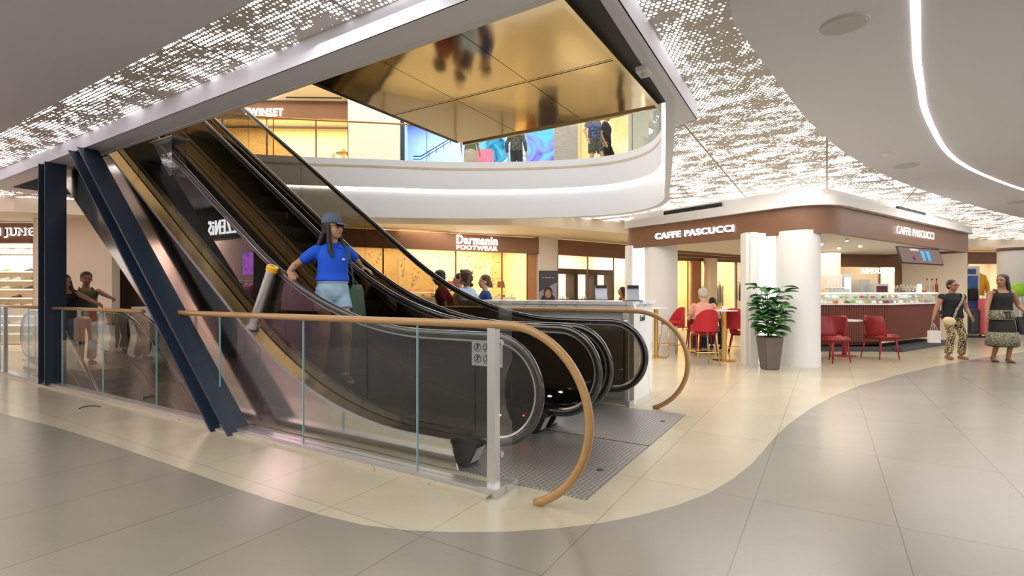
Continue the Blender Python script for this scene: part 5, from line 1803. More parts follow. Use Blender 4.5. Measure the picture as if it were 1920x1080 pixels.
# mannequins and clothes inside
def mannequin(p, rz, cloth, lab, hat=False, grp=None):
    t = thing('mannequin', lab, 'mannequin', p, rz, grp)
    T = Matrix.Translation(p) @ Matrix.Rotation(rz, 4, 'Z')
    bm = B()
    lathe(bm, [(0.16, 0), (0.16, 0.015), (0.02, .03), (.015, .75)], (0, 0, 0), 16, M=T)
    obj('stand', bm, M_alu, t)
    bm = B()
    prof = [(.26, .20, .42), (.22, .17, .6), (.17, .13, .8), (.16, .11, .95), (.13, .09, 1.05), (.155, .11, 1.18), (.17, .11, 1.3), (.12, .08, 1.38), (.05, .05, 1.42)]
    rs = []
    for rx, ry, z in prof:
        rs.append([bm.verts.new(T @ Vector((rx * math.cos(2 * PI * k / 18) * (1 + .05 * math.sin(k * 4)), ry * math.sin(2 * PI * k / 18), z))) for k in range(18)])
    for i in range(len(rs) - 1):
        for k in range(18): bm.faces.new((rs[i][k], rs[i][(k + 1) % 18], rs[i + 1][(k + 1) % 18], rs[i + 1][k]))
    bm.faces.new(rs[0]); bm.faces.new(rs[-1]); bmesh.ops.recalc_face_normals(bm, faces=bm.faces)
    obj('dress', bm, cloth, t, True)
    bm = B(); sph(bm, T @ Vector((0, 0, 1.56)), (.075, .09, .115)); cyl(bm, T @ Vector((0, 0, 1.38)), T @ Vector((0, 0, 1.5)), .045, n=12)
    for s in (-1, 1): tube(bm, [T @ Vector((s * .17, 0, 1.33)), T @ Vector((s * .23, .02, 1.08)), T @ Vector((s * .2, -.08, .86))], [.042, .035, .026], 10)
    for s in (-1, 1): tube(bm, [T @ Vector((s * .08, 0, .6)), T @ Vector((s * .08, 0, .35)), T @ Vector((s * .08, 0, .05))], [.07, .05, .035], 10)
    obj('mannequin_body', bm, pbr('mannequin_skin', (0.8, 0.72, 0.62), 0.4), t, True)
    if hat:
        bm = B(); lathe(bm, [(.24, 1.6), (.235, 1.62), (.1, 1.64), (.09, 1.74), (0, 1.76)], (0, 0, 0), 24, M=T); obj('hat', bm, pbr('straw', (0.5, 0.38, 0.2), 0.8), t, True)
    return t
wc_ = pbr('white_cloth', (0.82, 0.78, 0.72), 0.85)
for px, hat, lab in ((610, False, 'mannequin in a white dress left of the one with a hat'), (630, True, 'mannequin in white with a straw hat in the upper window'), (545, False, 'mannequin in pale cloth at the left of the upper window')):
    q = front_point(px, a, b); mannequin(Vector((q.x, q.y + .7, UF)), rnd(-.5, .5), wc_, lab, hat)
q = front_point(590, a, b)
for px in (505, 580):
    q = front_point(px, a, b)
    t = thing('clothes_rail', 'clothes rail in the upper shop %s' % ('left of the mannequins' if px == 505 else 'just behind the mannequins'), 'clothes rail', (q.x, q.y + 1.6, UF))
    bm = B(); cyl(bm, (q.x - .7, q.y + 1.6, UF + 1.5), (q.x + .7, q.y + 1.6, UF + 1.5), 0.015, n=8)
    for x in (-.7, .7): cyl(bm, (q.x + x, q.y + 1.6, UF), (q.x + x, q.y + 1.6, UF + 1.5), 0.015, n=8)
    obj('rail', bm, M_brass, t)
    for j in range(7):
        g = garment(Vector((q.x - .6 + j * .2, q.y + 1.6, UF + 1.45)), PI / 2, (wc_, pbr('camel_cloth', (0.6, 0.36, 0.14), 0.8))[j % 2], h=.8)
        tag(g, 'garment on the clothes rails of the upper shop', 'garment', 'garments in the upper shop')
# fallen light slant seen through the window: inclined stair handrail post
# white pillar
bm = B(); wallseg(bm, (-5.0, 15.6), (-3.42, 15.6), UF, 7.4, 0.5, 1); struct('column', bm, M_white, 'broad white pillar on the upper floor')
# blue lit shop with stairs
a, b = (-3.42, 15.9), (1.3, 16.5)
M_bluew = pbr('cool_blue_wall', (0.42, 0.55, 0.85), 0.5)
d, n, ln_ = interior('blue_shop', a, b, 2.6, M_bluew, 160, (0.55, 0.68, 1.0), zt=7.36, z0=UF)
bm = B(); wallseg(bm, (-3.42, 15.7), (-3.30, 15.7), UF, 7.4, 0.1, 1); struct('trim_5', bm, M_navy)
bm = B(); wallseg(bm, (-3.42, 15.9), (1.3, 16.5), 7.2, 7.4, 0.2, 1); struct('wall_upper', bm, M_white)
t = thing('stair_handrail', 'dark slanting stair handrail inside the blue lit upper shop', 'handrail', (-2.2, 16.8, UF))
pA, pB, pC = at(775, 293, 16.9), at(789, 293, 16.9), at(850, 256, 17.4)
bm = B(); tube(bm, [pA, pB, pC], 0.02, 8); obj('rail', bm, M_navy, t)
bm = B(); tube(bm, [pA - Vector((0, 0, .1)), pB - Vector((0, 0, .1)), pC - Vector((0, 0, .1))], 0.015, 8); obj('rail', bm, M_navy, t)
for k in range(4):
    q = pB.lerp(pC, .25 + k * .22); bm = B(); cyl(bm, q, q - Vector((0, 0, .22)), 0.012, n=8); obj('bracket', bm, M_navy, t)
bm = B()
hexa(bm, [Vector(v) for v in ((-3.1, 17.3, UF), (-1.0, 17.9, UF), (-1.0, 18.2, UF), (-3.1, 17.6, UF), (-3.1, 17.3, UF + .05), (-1.0, 17.9, UF + 1.5), (-1.0, 18.2, UF + 1.5), (-3.1, 17.6, UF + .05))])
tag(obj('staircase_side', bm, M_white), 'white slanting stair side in the blue lit upper shop', 'stairs')
# backlit pictures
def panel(px0, px1, py0, Y, mat, lab, nm='backlit_picture', z0=UF + .05, cat='picture'):
    x0, x1 = (px0 - 960) / FP * Y, (px1 - 960) / FP * Y
    z1 = EYE + (HZ - py0) / FP * Y
    bm = B(); box(bm, ((x0 + x1) / 2, Y, (z0 + z1) / 2), (x1 - x0, .06, z1 - z0)); o = obj(nm, bm, mat); tag(o, lab, cat); centre_origin(o)
    return o
panel(893, 987, 215, 15.8, mat_art('art_blue', [(0.85, 0.9, 1.0), (0.1, 0.45, 0.75), (0.8, 0.9, 1.0), (0.35, 0.3, 0.75), (0.9, 0.85, 1.0)], 1.6, 0.9), 'bright blue and white picture wall behind the standing people upstairs')
panel(987, 1038, 215, 15.7, mat_art('art_violet', [(0.15, 0.1, 0.7), (0.25, 0.3, 0.95), (0.1, 0.6, 0.9), (0.5, 0.4, 1.0)], 1.2, 1.0), 'violet and cyan backlit picture on the upper floor')
panel(1039, 1083, 205, 15.6, pbr('stone_texture', (0.42, 0.42, 0.44), 0.7, var=.35, scale=8, aniso=(1, 1, 5)), 'grey stone textured panel beside the violet picture', 'stone_panel', cat='wall panel')
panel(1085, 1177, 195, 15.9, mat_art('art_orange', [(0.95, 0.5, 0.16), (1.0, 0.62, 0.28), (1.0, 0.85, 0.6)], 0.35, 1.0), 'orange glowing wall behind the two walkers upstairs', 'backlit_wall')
panel(1178, 1240, 195, 15.4, pbr('mint_wall', (0.62, 0.72, 0.68), 0.5), 'pale mint wall panel at the right of the orange wall', 'wall_panel', cat='wall panel')
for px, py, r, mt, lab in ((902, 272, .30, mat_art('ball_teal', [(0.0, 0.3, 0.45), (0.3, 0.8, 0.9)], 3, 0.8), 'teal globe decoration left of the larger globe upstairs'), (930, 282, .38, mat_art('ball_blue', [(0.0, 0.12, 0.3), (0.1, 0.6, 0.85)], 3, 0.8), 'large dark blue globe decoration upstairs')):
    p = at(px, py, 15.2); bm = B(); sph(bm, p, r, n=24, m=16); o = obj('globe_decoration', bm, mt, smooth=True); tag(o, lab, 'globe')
    bm = B(); cyl(bm, (p.x, p.y, UF), (p.x, p.y, p.z - r * .9), 0.03, n=10); obj('stem', bm, M_alu, o)
p = at(907, 298, 15.0); bm = B(); box(bm, (p.x, p.y, p.z - .2), (.6, .3, .9)); tag(centre_origin(obj('pink_counter', bm, pbr('pink_soft', (0.85, 0.25, 0.5), 0.5))), 'pink block below the teal globe upstairs', 'block')
bm = B(); slab(bm, [[(-18, 6), (-18, 25), (14, 25), (14, 6)], [(-8, 4.0 + 2.1), (-8, 9.5), (2.2, 9.5), (2.2, 6.1)]], 7.40, 7.44); struct('ceiling_upper', bm, M_up)
bm = B(); wallseg(bm, (1.3, 16.5), (13.9, 17.5), UF, 7.4, 0.2, 1); wallseg(bm, (-18, 17.2), (-10.5, 16.9), UF, 7.4, .2, 1); struct('wall_upper', bm, M_cream)

# ------------------------------------------------------------------ shop behind the camera, seen mirrored in the escalator glass
v0 = -0.15
LW = lambda u, v=v0: W(u, v)
bm = B()
wallseg(bm, W(10.2, v0), W(19.5, v0), 2.55, ZP - .04, 0.25, 1)
for u0, u1 in ((10.2, 10.4), (12.9, 13.3), (14.9, 15.1), (18.2, 19.5)):
    wallseg(bm, W(u0, v0), W(u1, v0), 0, 2.55, 0.25, 1)
struct('wall_right', bm, pbr('charcoal_front', (0.03, 0.03, 0.035), 0.4), 'dark shopfront across the walkway, seen mirrored in the glass')
tb = text_bm('TEZENiS', 1.34, 0.33, 0.03, 0.0, 1.2)
dd = W(1, 0, 0)
q = W(11.42, v0 + 0.04)
place_bm(tb, Vector((q.x, q.y, 2.80)), dd[:2])
o = obj('shop_lettering', tb, emit('sign_bright', (1, 1, 1), 3.5)); tag(o, 'white lit lettering mirrored in the escalator glass', 'lettering'); centre_origin(o, math.atan2(dd.y, dd.x))
bm = B()
wallseg(bm, W(10.2, v0 - 2.0), W(19.5, v0 - 2.0), 0, ZP - .05, 0.1, -1)
struct('wall_shop_back', bm, pbr('lilac_wall', (0.55, 0.4, 0.45), 0.6))
area('shop_light', W(11.7, v0 - 1.0, 3.2), 2.2, 110, (1.0, 0.7, 0.8), 1.6, (0, 0, RU))
area('shop_light', W(16.6, v0 - 1.0, 3.2), 3.0, 260, (1.0, 0.82, 0.6), 1.6, (0, 0, RU))
p = W(11.3, v0 - .5); bm = B(); box(bm, (p.x, p.y, 2.0), (.6, .05, .5), RU)
tag(centre_origin(obj('neon_panel', bm, mat_art('neon_violet', [(0.15, 0.05, 0.6), (0.8, 0.2, 0.9), (0.2, 0.2, 1.0)], 9, 2.0))), 'violet neon panel mirrored in the escalator glass', 'light box')
gc = [pbr('reef_%s' % c, k, 0.85) for c, k in (('red', (0.6, 0.06, 0.08)), ('pink', (0.75, 0.3, 0.32)), ('teal', (0.1, 0.35, 0.3)), ('cream', (0.75, 0.65, 0.5)), ('black', (0.03, 0.03, 0.04)), ('lilac', (0.5, 0.35, 0.55)))]
for j in range(9):
    g = garment(W(10.75 + j * .2, v0 - .7, 1.55 + (j % 2) * .02), RU + PI / 2, gc[(0, 1, 1, 0, 5, 1, 4, 2, 1)[j]], h=.75)
    tag(g, 'red and pink garments mirrored in the escalator glass', 'garment', 'garments across the walkway, pink rail')
for j in range(16):
    g = garment(W(15.2 + j * .18, v0 - .45, 1.35), RU + PI / 2, gc[(3, 2, 5, 1, 3, 2, 3, 0, 4, 3, 5, 1, 0, 3, 3, 2)[j]], h=rnd(.7, .9))
    tag(g, 'coloured garments mirrored in the left part of the glass balustrade', 'garment', 'garments across the walkway, long rail')
t = thing('clothes_rail', 'long clothes rail across the walkway, mirrored in the balustrade', 'clothes rail', W(16.6, v0 - .45), RU)
bm = B(); cyl(bm, W(15.05, v0 - .45, 1.4), W(18.1, v0 - .45, 1.4), 0.015, n=8)
for u in (15.05, 18.1): cyl(bm, W(u, v0 - .45, 0), W(u, v0 - .45, 1.4), 0.015, n=8)
obj('rail', bm, M_alu, t)
t = thing('clothes_rail', 'short clothes rail across the walkway, mirrored in the escalator glass', 'clothes rail', W(11.6, v0 - .7), RU)
bm = B(); cyl(bm, W(10.65, v0 - .7, 1.6), W(12.5, v0 - .7, 1.6), 0.015, n=8)
for u in (10.65, 12.5): cyl(bm, W(u, v0 - .7, 0), W(u, v0 - .7, 1.6), 0.015, n=8)
obj('rail', bm, M_alu, t)
p = W(16.3, v0 + .25)
t = thing('suitcase', 'pale pink suitcase mirrored in the left part of the balustrade', 'suitcase', p, RU)
bm = B(); box(bm, p + Vector((0, 0, .40)), (.42, .26, .62), RU); bmesh.ops.bevel(bm, geom=bm.edges[:], offset=0.04, segments=3, affect='EDGES'); obj('shell', bm, pbr('pale_pink', (0.85, 0.6, 0.52), 0.4), t, True, split=True)
for s in (-.14, .14):
    bm = B(); c0 = p + W(s, 0, .04); cyl(bm, c0, c0 + W(.03, 0, 0), 0.04, n=12); obj('wheel', bm, M_bmat, t)
bm = B(); tube(bm, [p + W(-.08, 0, .7), p + W(-.08, 0, .85), p + W(.08, 0, .85), p + W(.08, 0, .7)], .01, 8); obj('pull_handle', bm, M_alu, t)
# grey kiosk block beyond the stairwell
bm = B(); q = onz(262, 657, 0); box(bm, (q.x, q.y + .3, .5), (.55, .5, 1.0), RU); tag(centre_origin(obj('grey_kiosk', bm, M_grey)), 'small grey kiosk block seen past the stairwell', 'kiosk')
# ------------------------------------------------------------------ people
random.seed(11)
M_skin = pbr('skin_tan', (0.50, 0.27, 0.17), 0.5, var=.04)
M_skin2 = pbr('skin_brown', (0.36, 0.17, 0.10), 0.5, var=.04)
M_skin3 = pbr('skin_light', (0.62, 0.38, 0.27), 0.5, var=.04)
M_hair = pbr('dark_hair', (0.013, 0.008, 0.007), 0.5, var=.3, scale=30)
M_hair2 = pbr('brown_hair', (0.075, 0.035, 0.018), 0.5, var=.3, scale=30)
M_hair3 = pbr('grey_hair', (0.62, 0.57, 0.48), 0.6, var=.2, scale=30)
M_eye = pbr('eye_dark', (0.02, 0.012, 0.01), 0.2)
M_lip = pbr('lips', (0.40, 0.12, 0.10), 0.45)


def ik(a, c, l1, l2, hint):
    a = Vector(a); c = Vector(c)
    d = c - a; L_ = min(d.length, (l1 + l2) * .998)
    c2 = a + d.normalized() * L_
    x = (l1 * l1 - l2 * l2 + L_ * L_) / (2 * L_)
    h = math.sqrt(max(0, l1 * l1 - x * x))
    dn = d.normalized(); hh = Vector(hint); hh = (hh - dn * hh.dot(dn)).normalized()
    return a + dn * x + hh * h, c2


def cap(bm, a, b, ra, rb, n=14):
    """tapered limb with rounded ends"""
    a = Vector(a); b = Vector(b); d = (b - a).normalized()
    pts = []; rs = []
    for k in (80, 50, 20):
        t_ = math.radians(k); pts.append(a - d * ra * math.sin(t_)); rs.append(ra * math.cos(t_))
    pts.append(a); rs.append(ra); pts.append((a + b) / 2); rs.append((ra + rb) / 2 * 1.02); pts.append(b); rs.append(rb)
    for k in (20, 50, 80):
        t_ = math.radians(k); pts.append(b + d * rb * math.sin(t_)); rs.append(rb * math.cos(t_))
    tube(bm, pts, rs, n)


def eloft(bm, secs, n=24, T=None):
    """secs: (centre, rx, ry) flat ellipses stacked"""
    rs = []
    for c, rx, ry in secs:
        c = Vector(c)
        rs.append([bm.verts.new(c + Vector((rx * math.cos(2 * PI * k / n), ry * math.sin(2 * PI * k / n), 0))) for k in range(n)])
    fs = []
    for i in range(len(rs) - 1):
        for k in range(n): fs.append(bm.faces.new((rs[i][k], rs[i][(k + 1) % n], rs[i + 1][(k + 1) % n], rs[i + 1][k])))
    fs.append(bm.faces.new(rs[0])); fs.append(bm.faces.new(rs[-1]))
    bmesh.ops.recalc_face_normals(bm, faces=fs)


def remesh(o, vox, sm=4):
    m = o.modifiers.new('union', 'REMESH'); m.mode = 'VOXEL'; m.voxel_size = vox; m.use_smooth_shade = True
    s = o.modifiers.new('soften', 'SMOOTH'); s.factor = 0.5; s.iterations = sm
    return o


def hand(bm, w, d, nrm, thumb, S, curl=0.5, grip=0.0, fr=0.0088):
    """palm from wrist w along d; nrm points out of the palm; thumb = side direction"""
    d = Vector(d).normalized(); nrm = Vector(nrm); nrm = (nrm - d * nrm.dot(d)).normalized(); s = d.cross(nrm).normalized()
    if s.dot(Vector(thumb)) < 0: s = -s
    PL = .085 * S
    M_ = Matrix((s, d, nrm)).transposed().to_4x4()
    sph(bm, w + d * PL * .5, (.038 * S, PL * .62, .016 * S), M=M_, n=14, m=10)
    for i, (off, ln_) in enumerate(((.030, .070), (.010, .080), (-.010, .074), (-.029, .058))):
        p = w + d * PL * .95 + s * off * S
        a0 = curl * (0.5 + .08 * i) + grip
        pts = [p]; ang = a0 * .6
        for k, f in enumerate((.45, .32, .25)):
            dirn_ = (d * math.cos(ang) + nrm * math.sin(ang)).normalized()
            pts.append(pts[-1] + dirn_ * ln_ * S * f); ang += a0 * .9
        tube(bm, pts, [fr * S, fr * S, fr * .95 * S, fr * .75 * S], 8)
        for q_, r_ in zip(pts, (1, 1, .95, .75)): sph(bm, q_, fr * S * r_, n=8, m=6)
    p = w + d * PL * .25 + s * .03 * S
    t1 = (d * .7 + s * .75 + nrm * .35).normalized(); p1 = p + t1 * .038 * S; p2 = p1 + (d * .9 + s * .25 + nrm * (.4 + grip)).normalized() * .035 * S
    tube(bm, [p, p1, p2], [.013 * S, .0105 * S, .0085 * S], 8); sph(bm, p2, .0085 * S, n=8, m=6); sph(bm, p1, .0105 * S, n=8, m=6)


def person(label, loc, rz, H, skin, hairm, hair='long', top=None, bottom=None, shoes=None, lh=None, rh=None, lf=None, rf=None, lean=0.0, lat=0.0,
           head_yaw=0.0, head_pitch=0.0, sit=False, female=True, vox=.011, sleeves=.5, legs='trousers', hem=None, face=True, twist=0, armr=1.0, hand_n=None, elb=(0, 1, -.3), width=1.0, name='person', group=None, waist=None, elx=.5):
    """a figure standing at loc, facing local -y; targets are world points. Returns the thing and its key joints"""
    t = thing(name, label, 'person', loc, rz, group)
    T = WM[t.name]; Ti = T.inverted()
    S = H / 1.70
    HS = 1.09
    X = Vector((1, 0, 0))
    pel = Vector((0, 0, .93 * S)) if not sit else Vector((0, 0.02, sit))
    R = Matrix.Rotation(lean, 3, 'X') @ Matrix.Rotation(lat, 3, 'Y')      # lean>0 bends forward (towards -y)
    def tp(x, y, z): return pel + R @ (Vector((x * width, y, z)) * S)
    neck = tp(0, 0.0, .50); headc = neck + (R @ Vector((0, -.025, .148)) * S)
    sh = {1: tp(.160 if female else .18, 0, .418), -1: tp(-(.160 if female else .18), 0, .418)}
    hip = {s: pel + Vector((s * .085 * S, 0, -.03 * S)) for s in (1, -1)}
    def loc_(p, dflt): return (Ti @ Vector(p)) if p is not None else dflt
    tgt = {1: loc_(lh, tp(.27, -.02, -.07)), -1: loc_(rh, tp(-.27, -.02, -.07))}
    if sit: fd = {1: loc_(lf, Vector((.11, -.42, .07)) * 1), -1: loc_(rf, Vector((-.11, -.42, .07)))}
    else: fd = {1: loc_(lf, Vector((.09 * S, .0, .075 * S))), -1: loc_(rf, Vector((-.09 * S, .0, .075 * S)))}
    bm = B()
    k = 1.0 if female else 1.08
    wst = .118 if female else .14
    body_secs = [((0, 0, -.10), .10, .085), ((0, 0, -.05), .155, .11), ((0, 0, .02), .162, .112), ((0, 0, .10), wst * 1.1, .093), ((0, 0, .18), wst * 1.08, .09),
                 ((0, -.008, .28), .142 * k, .108), ((0, -.01, .35), .155 * k, .11), ((0, 0, .42), .155 * k, .085), ((0, .004, .455), .115, .064), ((0, .004, .48), .078, .055), ((0, 0, .50), .056, .052), ((0, -.008, .56), .05, .05)]
    eloft(bm, [(tp(*c), rx * S * width, ry * S) for c, rx, ry in body_secs])
    J = {}
    for s in (1, -1):
        el, wr = ik(sh[s], tgt[s], .285 * S, .25 * S, Vector((s * elx, elb[1], elb[2])))
        J[s] = (sh[s], el, wr)
        cap(bm, sh[s], el, .048 * S * armr, .037 * S * armr); cap(bm, el, wr, .038 * S * armr, .024 * S)
        fdn = (wr - el).normalized()
        hn = (hand_n or {}).get(s, (Vector((-s, -.2, 0)), fdn, .45, 0.0))
        nn, dd_, cu, gr = hn
        if isinstance(nn, Vector) and len(hn) == 4 and (hand_n and s in hand_n): nn = Ti.to_3x3() @ nn; dd_ = Ti.to_3x3() @ dd_
        hand(bm, wr, dd_, nn, Vector((0, -1, 0)) if abs(Vector(dd_).y) < .8 else Vector((-s, 0, 0)), S, cu, gr, fr=max(.0088, vox * .95))
        kn, an = ik(hip[s], fd[s], .43 * S, .43 * S, Vector((s * .05, -1, .25 if sit else 0)))
        J[s * 2] = (hip[s], kn, an)
        cap(bm, hip[s], kn, .082 * S, .054 * S); cap(bm, kn, an, .052 * S, .034 * S)
        fdir = Vector((s * .12, -1, 0)).normalized()
        cap(bm, an + Vector((0, .025, -.035)) * S, an + fdir * .13 * S + Vector((0, 0, -.048)) * S, .032 * S, .026 * S)
    # head
    hR = R @ Matrix.Rotation(head_yaw, 3, 'Z') @ Matrix.Rotation(head_pitch, 3, 'X')
    HM = Matrix.Translation(headc) @ hR.to_4x4() @ Matrix.Scale(S * HS, 4)
    def hp(x, y, z): return HM @ Vector((x, y, z))
    cap(bm, neck, hp(0, .015, -.04), .05 * S * HS, .048 * S * HS)
    sph(bm, hp(0, .012, .03), (.074 * S * HS, .092 * S * HS, .088 * S * HS), M=hR.to_4x4(), n=20, m=14)
    sph(bm, hp(0, -.022, -.025), (.057 * S * HS, .062 * S * HS, .078 * S * HS), M=hR.to_4x4(), n=18, m=12)
    sph(bm, hp(0, -.045, -.075), (.030 * S * HS, .030 * S * HS, .026 * S * HS), M=hR.to_4x4(), n=12, m=8)
    cap(bm, hp(0, -.082, .012), hp(0, -.098, -.022), .008 * S * HS, .013 * S * HS)
    for s in (1, -1):
        sph(bm, hp(s * .075, .01, -.01), (.010 * S * HS, .018 * S * HS, .028 * S * HS), M=hR.to_4x4(), n=10, m=8)
        sph(bm, hp(s * .03, -.062, -.02), (.022 * S * HS, .02 * S * HS, .02 * S * HS), M=hR.to_4x4(), n=10, m=8)
        sph(bm, hp(s * .03, -.07, .028), (.024 * S * HS, .014 * S * HS, .010 * S * HS), M=hR.to_4x4(), n=10, m=8)
    bmesh.ops.transform(bm, matrix=T, verts=bm.verts)
    o = obj('body', bm, skin, t, True); remesh(o, vox, 3)
    if face:
        for s in (1, -1):
            bm = B(); sph(bm, T @ hp(s * .029, -.078, .012), (.011 * S * HS, .006 * S * HS, .007 * S * HS), M=Matrix.Rotation(rz, 4, 'Z') @ hR.to_4x4(), n=10, m=6); obj('eye', bm, M_eye, t, True)
            bm = B(); cap(bm, T @ hp(s * .015, -.088, .034), T @ hp(s * .045, -.074, .034), .0035 * S * HS, .0025 * S * HS, 6); obj('eyebrow', bm, hairm, t, True)
        bm = B(); sph(bm, T @ hp(0, -.083, -.052), (.021 * S * HS, .006 * S * HS, .007 * S * HS), M=Matrix.Rotation(rz, 4, 'Z') @ hR.to_4x4(), n=12, m=6); obj('mouth', bm, M_lip, t, True)
    # hair
    bm = B()
    sph(bm, hp(0, .026, .048), (.083 * S * HS, .094 * S * HS, .086 * S * HS), M=hR.to_4x4(), n=20, m=14)
    if hair in ('long', 'mid', 'pony', 'curly'):
        sph(bm, hp(0, .055, -.01), (.078 * S * HS, .062 * S * HS, .085 * S * HS), M=hR.to_4x4(), n=18, m=12)
        for s in (1, -1): sph(bm, hp(s * .068, .015, .0), (.018 * S * HS, .04 * S * HS, .065 * S * HS), M=hR.to_4x4(), n=10, m=8)
    if hair == 'short': sph(bm, hp(0, .045, .0), (.076 * S * HS, .066 * S * HS, .075 * S * HS), M=hR.to_4x4(), n=18, m=12)
    if hair == 'long':
        b0_ = hp(0, .06, -.03)
        for i in range(9):
            a_ = -1.1 + i * .275
            p0_ = hp(math.sin(a_) * .07, .035 + .035 * math.cos(a_), -.02)
            dz = R @ Vector((math.sin(a_) * .085, .055 * math.cos(a_) + .015, -.20 - .05 * math.cos(a_)))
            p1_ = p0_ + dz * S; p2_ = p1_ + R @ Vector((math.sin(a_) * .02, .0, -.15)) * S
            tube(bm, [p0_, p1_, p2_], [.026 * S * HS, .028 * S * HS, .010 * S], 8)
        for s in (1, -1):   # front locks over the shoulders
            tube(bm, [hp(s * .070, -.005, .02), hp(s * .080, -.012, -.11), hp(s * .10, -.045, -.22), hp(s * .115, -.075, -.30)], [.016 * S * HS, .026 * S * HS, .026 * S * HS, .010 * S], 8)
    if hair == 'pony':
        tube(bm, [hp(0, .10, .02), hp(.01, .15, -.03), hp(.02, .15, -.13), hp(.03, .13, -.24)], [.022 * S * HS, .035 * S * HS, .036 * S * HS, .012 * S], 10)
    if hair == 'curly':
        for i in range(26):
            a_ = rnd(-2.2, 2.2); z_ = rnd(-.13, .10)
            sph(bm, hp(math.sin(a_) * .085, .035 + .07 * math.cos(a_), z_), rnd(.022, .036) * S * HS, n=8, m=6)
    if hair == 'mid':
        for i in range(9):
            a_ = -1.5 + i * .375
            p0_ = hp(math.sin(a_) * .076, .025 + .055 * math.cos(a_), .0)
            tube(bm, [p0_, p0_ + R @ Vector((math.sin(a_) * .03, .02 * math.cos(a_), -.12)) * S], [.028 * S * HS, .02 * S], 8)
    bmesh.ops.transform(bm, matrix=T, verts=bm.verts)
    o = obj('hair', bm, hairm, t, True); remesh(o, .010, 3)
    # top
    if top is not None:
        bm = B(); g = .017
        lo = -.02 if legs != 'skirt' else .0
        secs = [((0, 0, lo - .03), .168, .122), ((0, 0, .05), .158, .118), ((0, 0, .12), wst * 1.15 + .012, .108), ((0, 0, .18), wst * 1.15 + .01, .106), ((0, -.012, .28), .142 * k, .112), ((0, -.012, .35), .155 * k, .112), ((0, 0, .42), .155 * k, .088)]
        if waist is not None: secs = [((0, 0, waist - .03), wst * 1.15 + .030, .118)] + [q_ for q_ in secs if q_[0][2] > waist + .02]
        if top[1] != 'tank': secs += [((0, 0, .455), .122, .07), ((0, .004, .480), .080, .056), ((0, .004, .492), .056, .05)]
        eloft(bm, [(tp(*c), (rx + g) * S * width, (ry + g) * S) for c, rx, ry in secs])
        if sleeves > 0:
            for s in (1, -1):
                a_, e_, w_ = J[s]
                if sleeves <= 1: cap(bm, a_ + (e_ - a_) * .01, a_ + (e_ - a_) * sleeves, .061 * S * armr, .059 * S * armr)
                else:
                    cap(bm, a_, e_, .060 * S * armr, .052 * S * armr); cap(bm, e_, e_ + (w_ - e_) * (sleeves - 1), .052 * S, .040 * S)
        if top[1] == 'tank':
            for s in (1, -1): tube(bm, [tp(s * .09, -.105, .36), tp(s * .10, -.06, .47), tp(s * .09, .03, .49), tp(s * .08, .10, .38)], .018 * S, 8)
        bmesh.ops.transform(bm, matrix=T, verts=bm.verts)
        o = obj('shirt', bm, top[0], t, True); remesh(o, .010, 9)
    if bottom is not None:
        bm = B(); g = .022
        eloft(bm, [(tp(*c), (rx + g) * S * width, (ry + g) * S) for c, rx, ry in [((0, 0, -.10), .13, .09), ((0, 0, -.05), .158, .112), ((0, 0, .02), .158, .11), ((0, 0, .075), .135, .098)] + ([((0, 0, waist + .02), wst * 1.12, .098)] if waist is not None else [])])
        if legs == 'skirt':
            zb = hem or .35
            eloft(bm, [(tp(0, 0, .06), .15 * S, .115 * S), (pel + Vector((0, -.01, -.12 * S)), .19 * S, .17 * S), (Vector((0, -.03, (pel.z + zb) / 2)), .205 * S, .20 * S), (Vector((0, -.03, zb)), .235 * S, .21 * S)], 28)
        else:
            f = {'trousers': 1.93, 'shorts': hem or .55}[legs]
            for s in (2, -2):
                a_, k_, n_ = J[s]
                if f <= 1:
                    e_ = a_ + (k_ - a_) * f
                    tube(bm, [a_ + Vector((0, 0, .02)), a_, e_], [.09 * S, .100 * S, .099 * S], 16)
                else:
                    e_ = k_ + (n_ - k_) * (f - 1)
                    cap(bm, a_, k_, .094 * S, .072 * S); tube(bm, [k_, e_], [.072 * S, .074 * S], 14)
        bmesh.ops.transform(bm, matrix=T, verts=bm.verts)
        o = obj('skirt' if legs == 'skirt' else ('shorts' if legs == 'shorts' else 'trousers'), bm, bottom, t, True); remesh(o, .011, 4)
    if shoes is not None:
        for s in (1, -1):
            an = J[s * 2][2]; fdir = Vector((s * .12, -1, 0)).normalized()
            bm = B()
            if shoes[1] == 'sandal':
                sidev = Vector((fdir.y, -fdir.x, 0))
                c0 = an + Vector((0, 0, -.082)) * S
                tube(bm, [c0 + Vector((0, .05, 0)) * S, c0 + fdir * .05 * S, c0 + fdir * .175 * S], [.034 * S, .038 * S, .032 * S], 12, rx=None)
                for v_ in bm.verts: v_.co.z = c0.z + (v_.co.z - c0.z) * .3
                for ff in (.06, .12): tube(bm, [c0 + fdir * ff * S + sidev * .04 * S, c0 + fdir * (ff + .01) * S + Vector((0, 0, .062 - ff * .12)) * S, c0 + fdir * ff * S - sidev * .04 * S], .0075 * S, 8)
                tube(bm, [an + Vector((.037 * math.cos(a_), .037 * math.sin(a_), -.012)) * S for a_ in frange(0, 2 * PI, 14)[:-1]], .007 * S, 6, closed=True)
            else:
                cap(bm, an + Vector((0, .03, -.045)) * S, an + fdir * .14 * S + Vector((0, 0, -.055)) * S, .044 * S, .036 * S)
            bmesh.ops.transform(bm, matrix=T, verts=bm.verts)
            obj('shoe', bm, shoes[0], t, True)
    t_info = dict(T=T, hp=hp, J=J, tp=tp, S=S, R=R, hR=hR, pel=pel, head=headc)
    return t, t_info


def cloth(name, c, r=.85, var=.10, scale=6): return pbr(name, c, r, var=var, scale=scale, bump=.5, bscale=13)


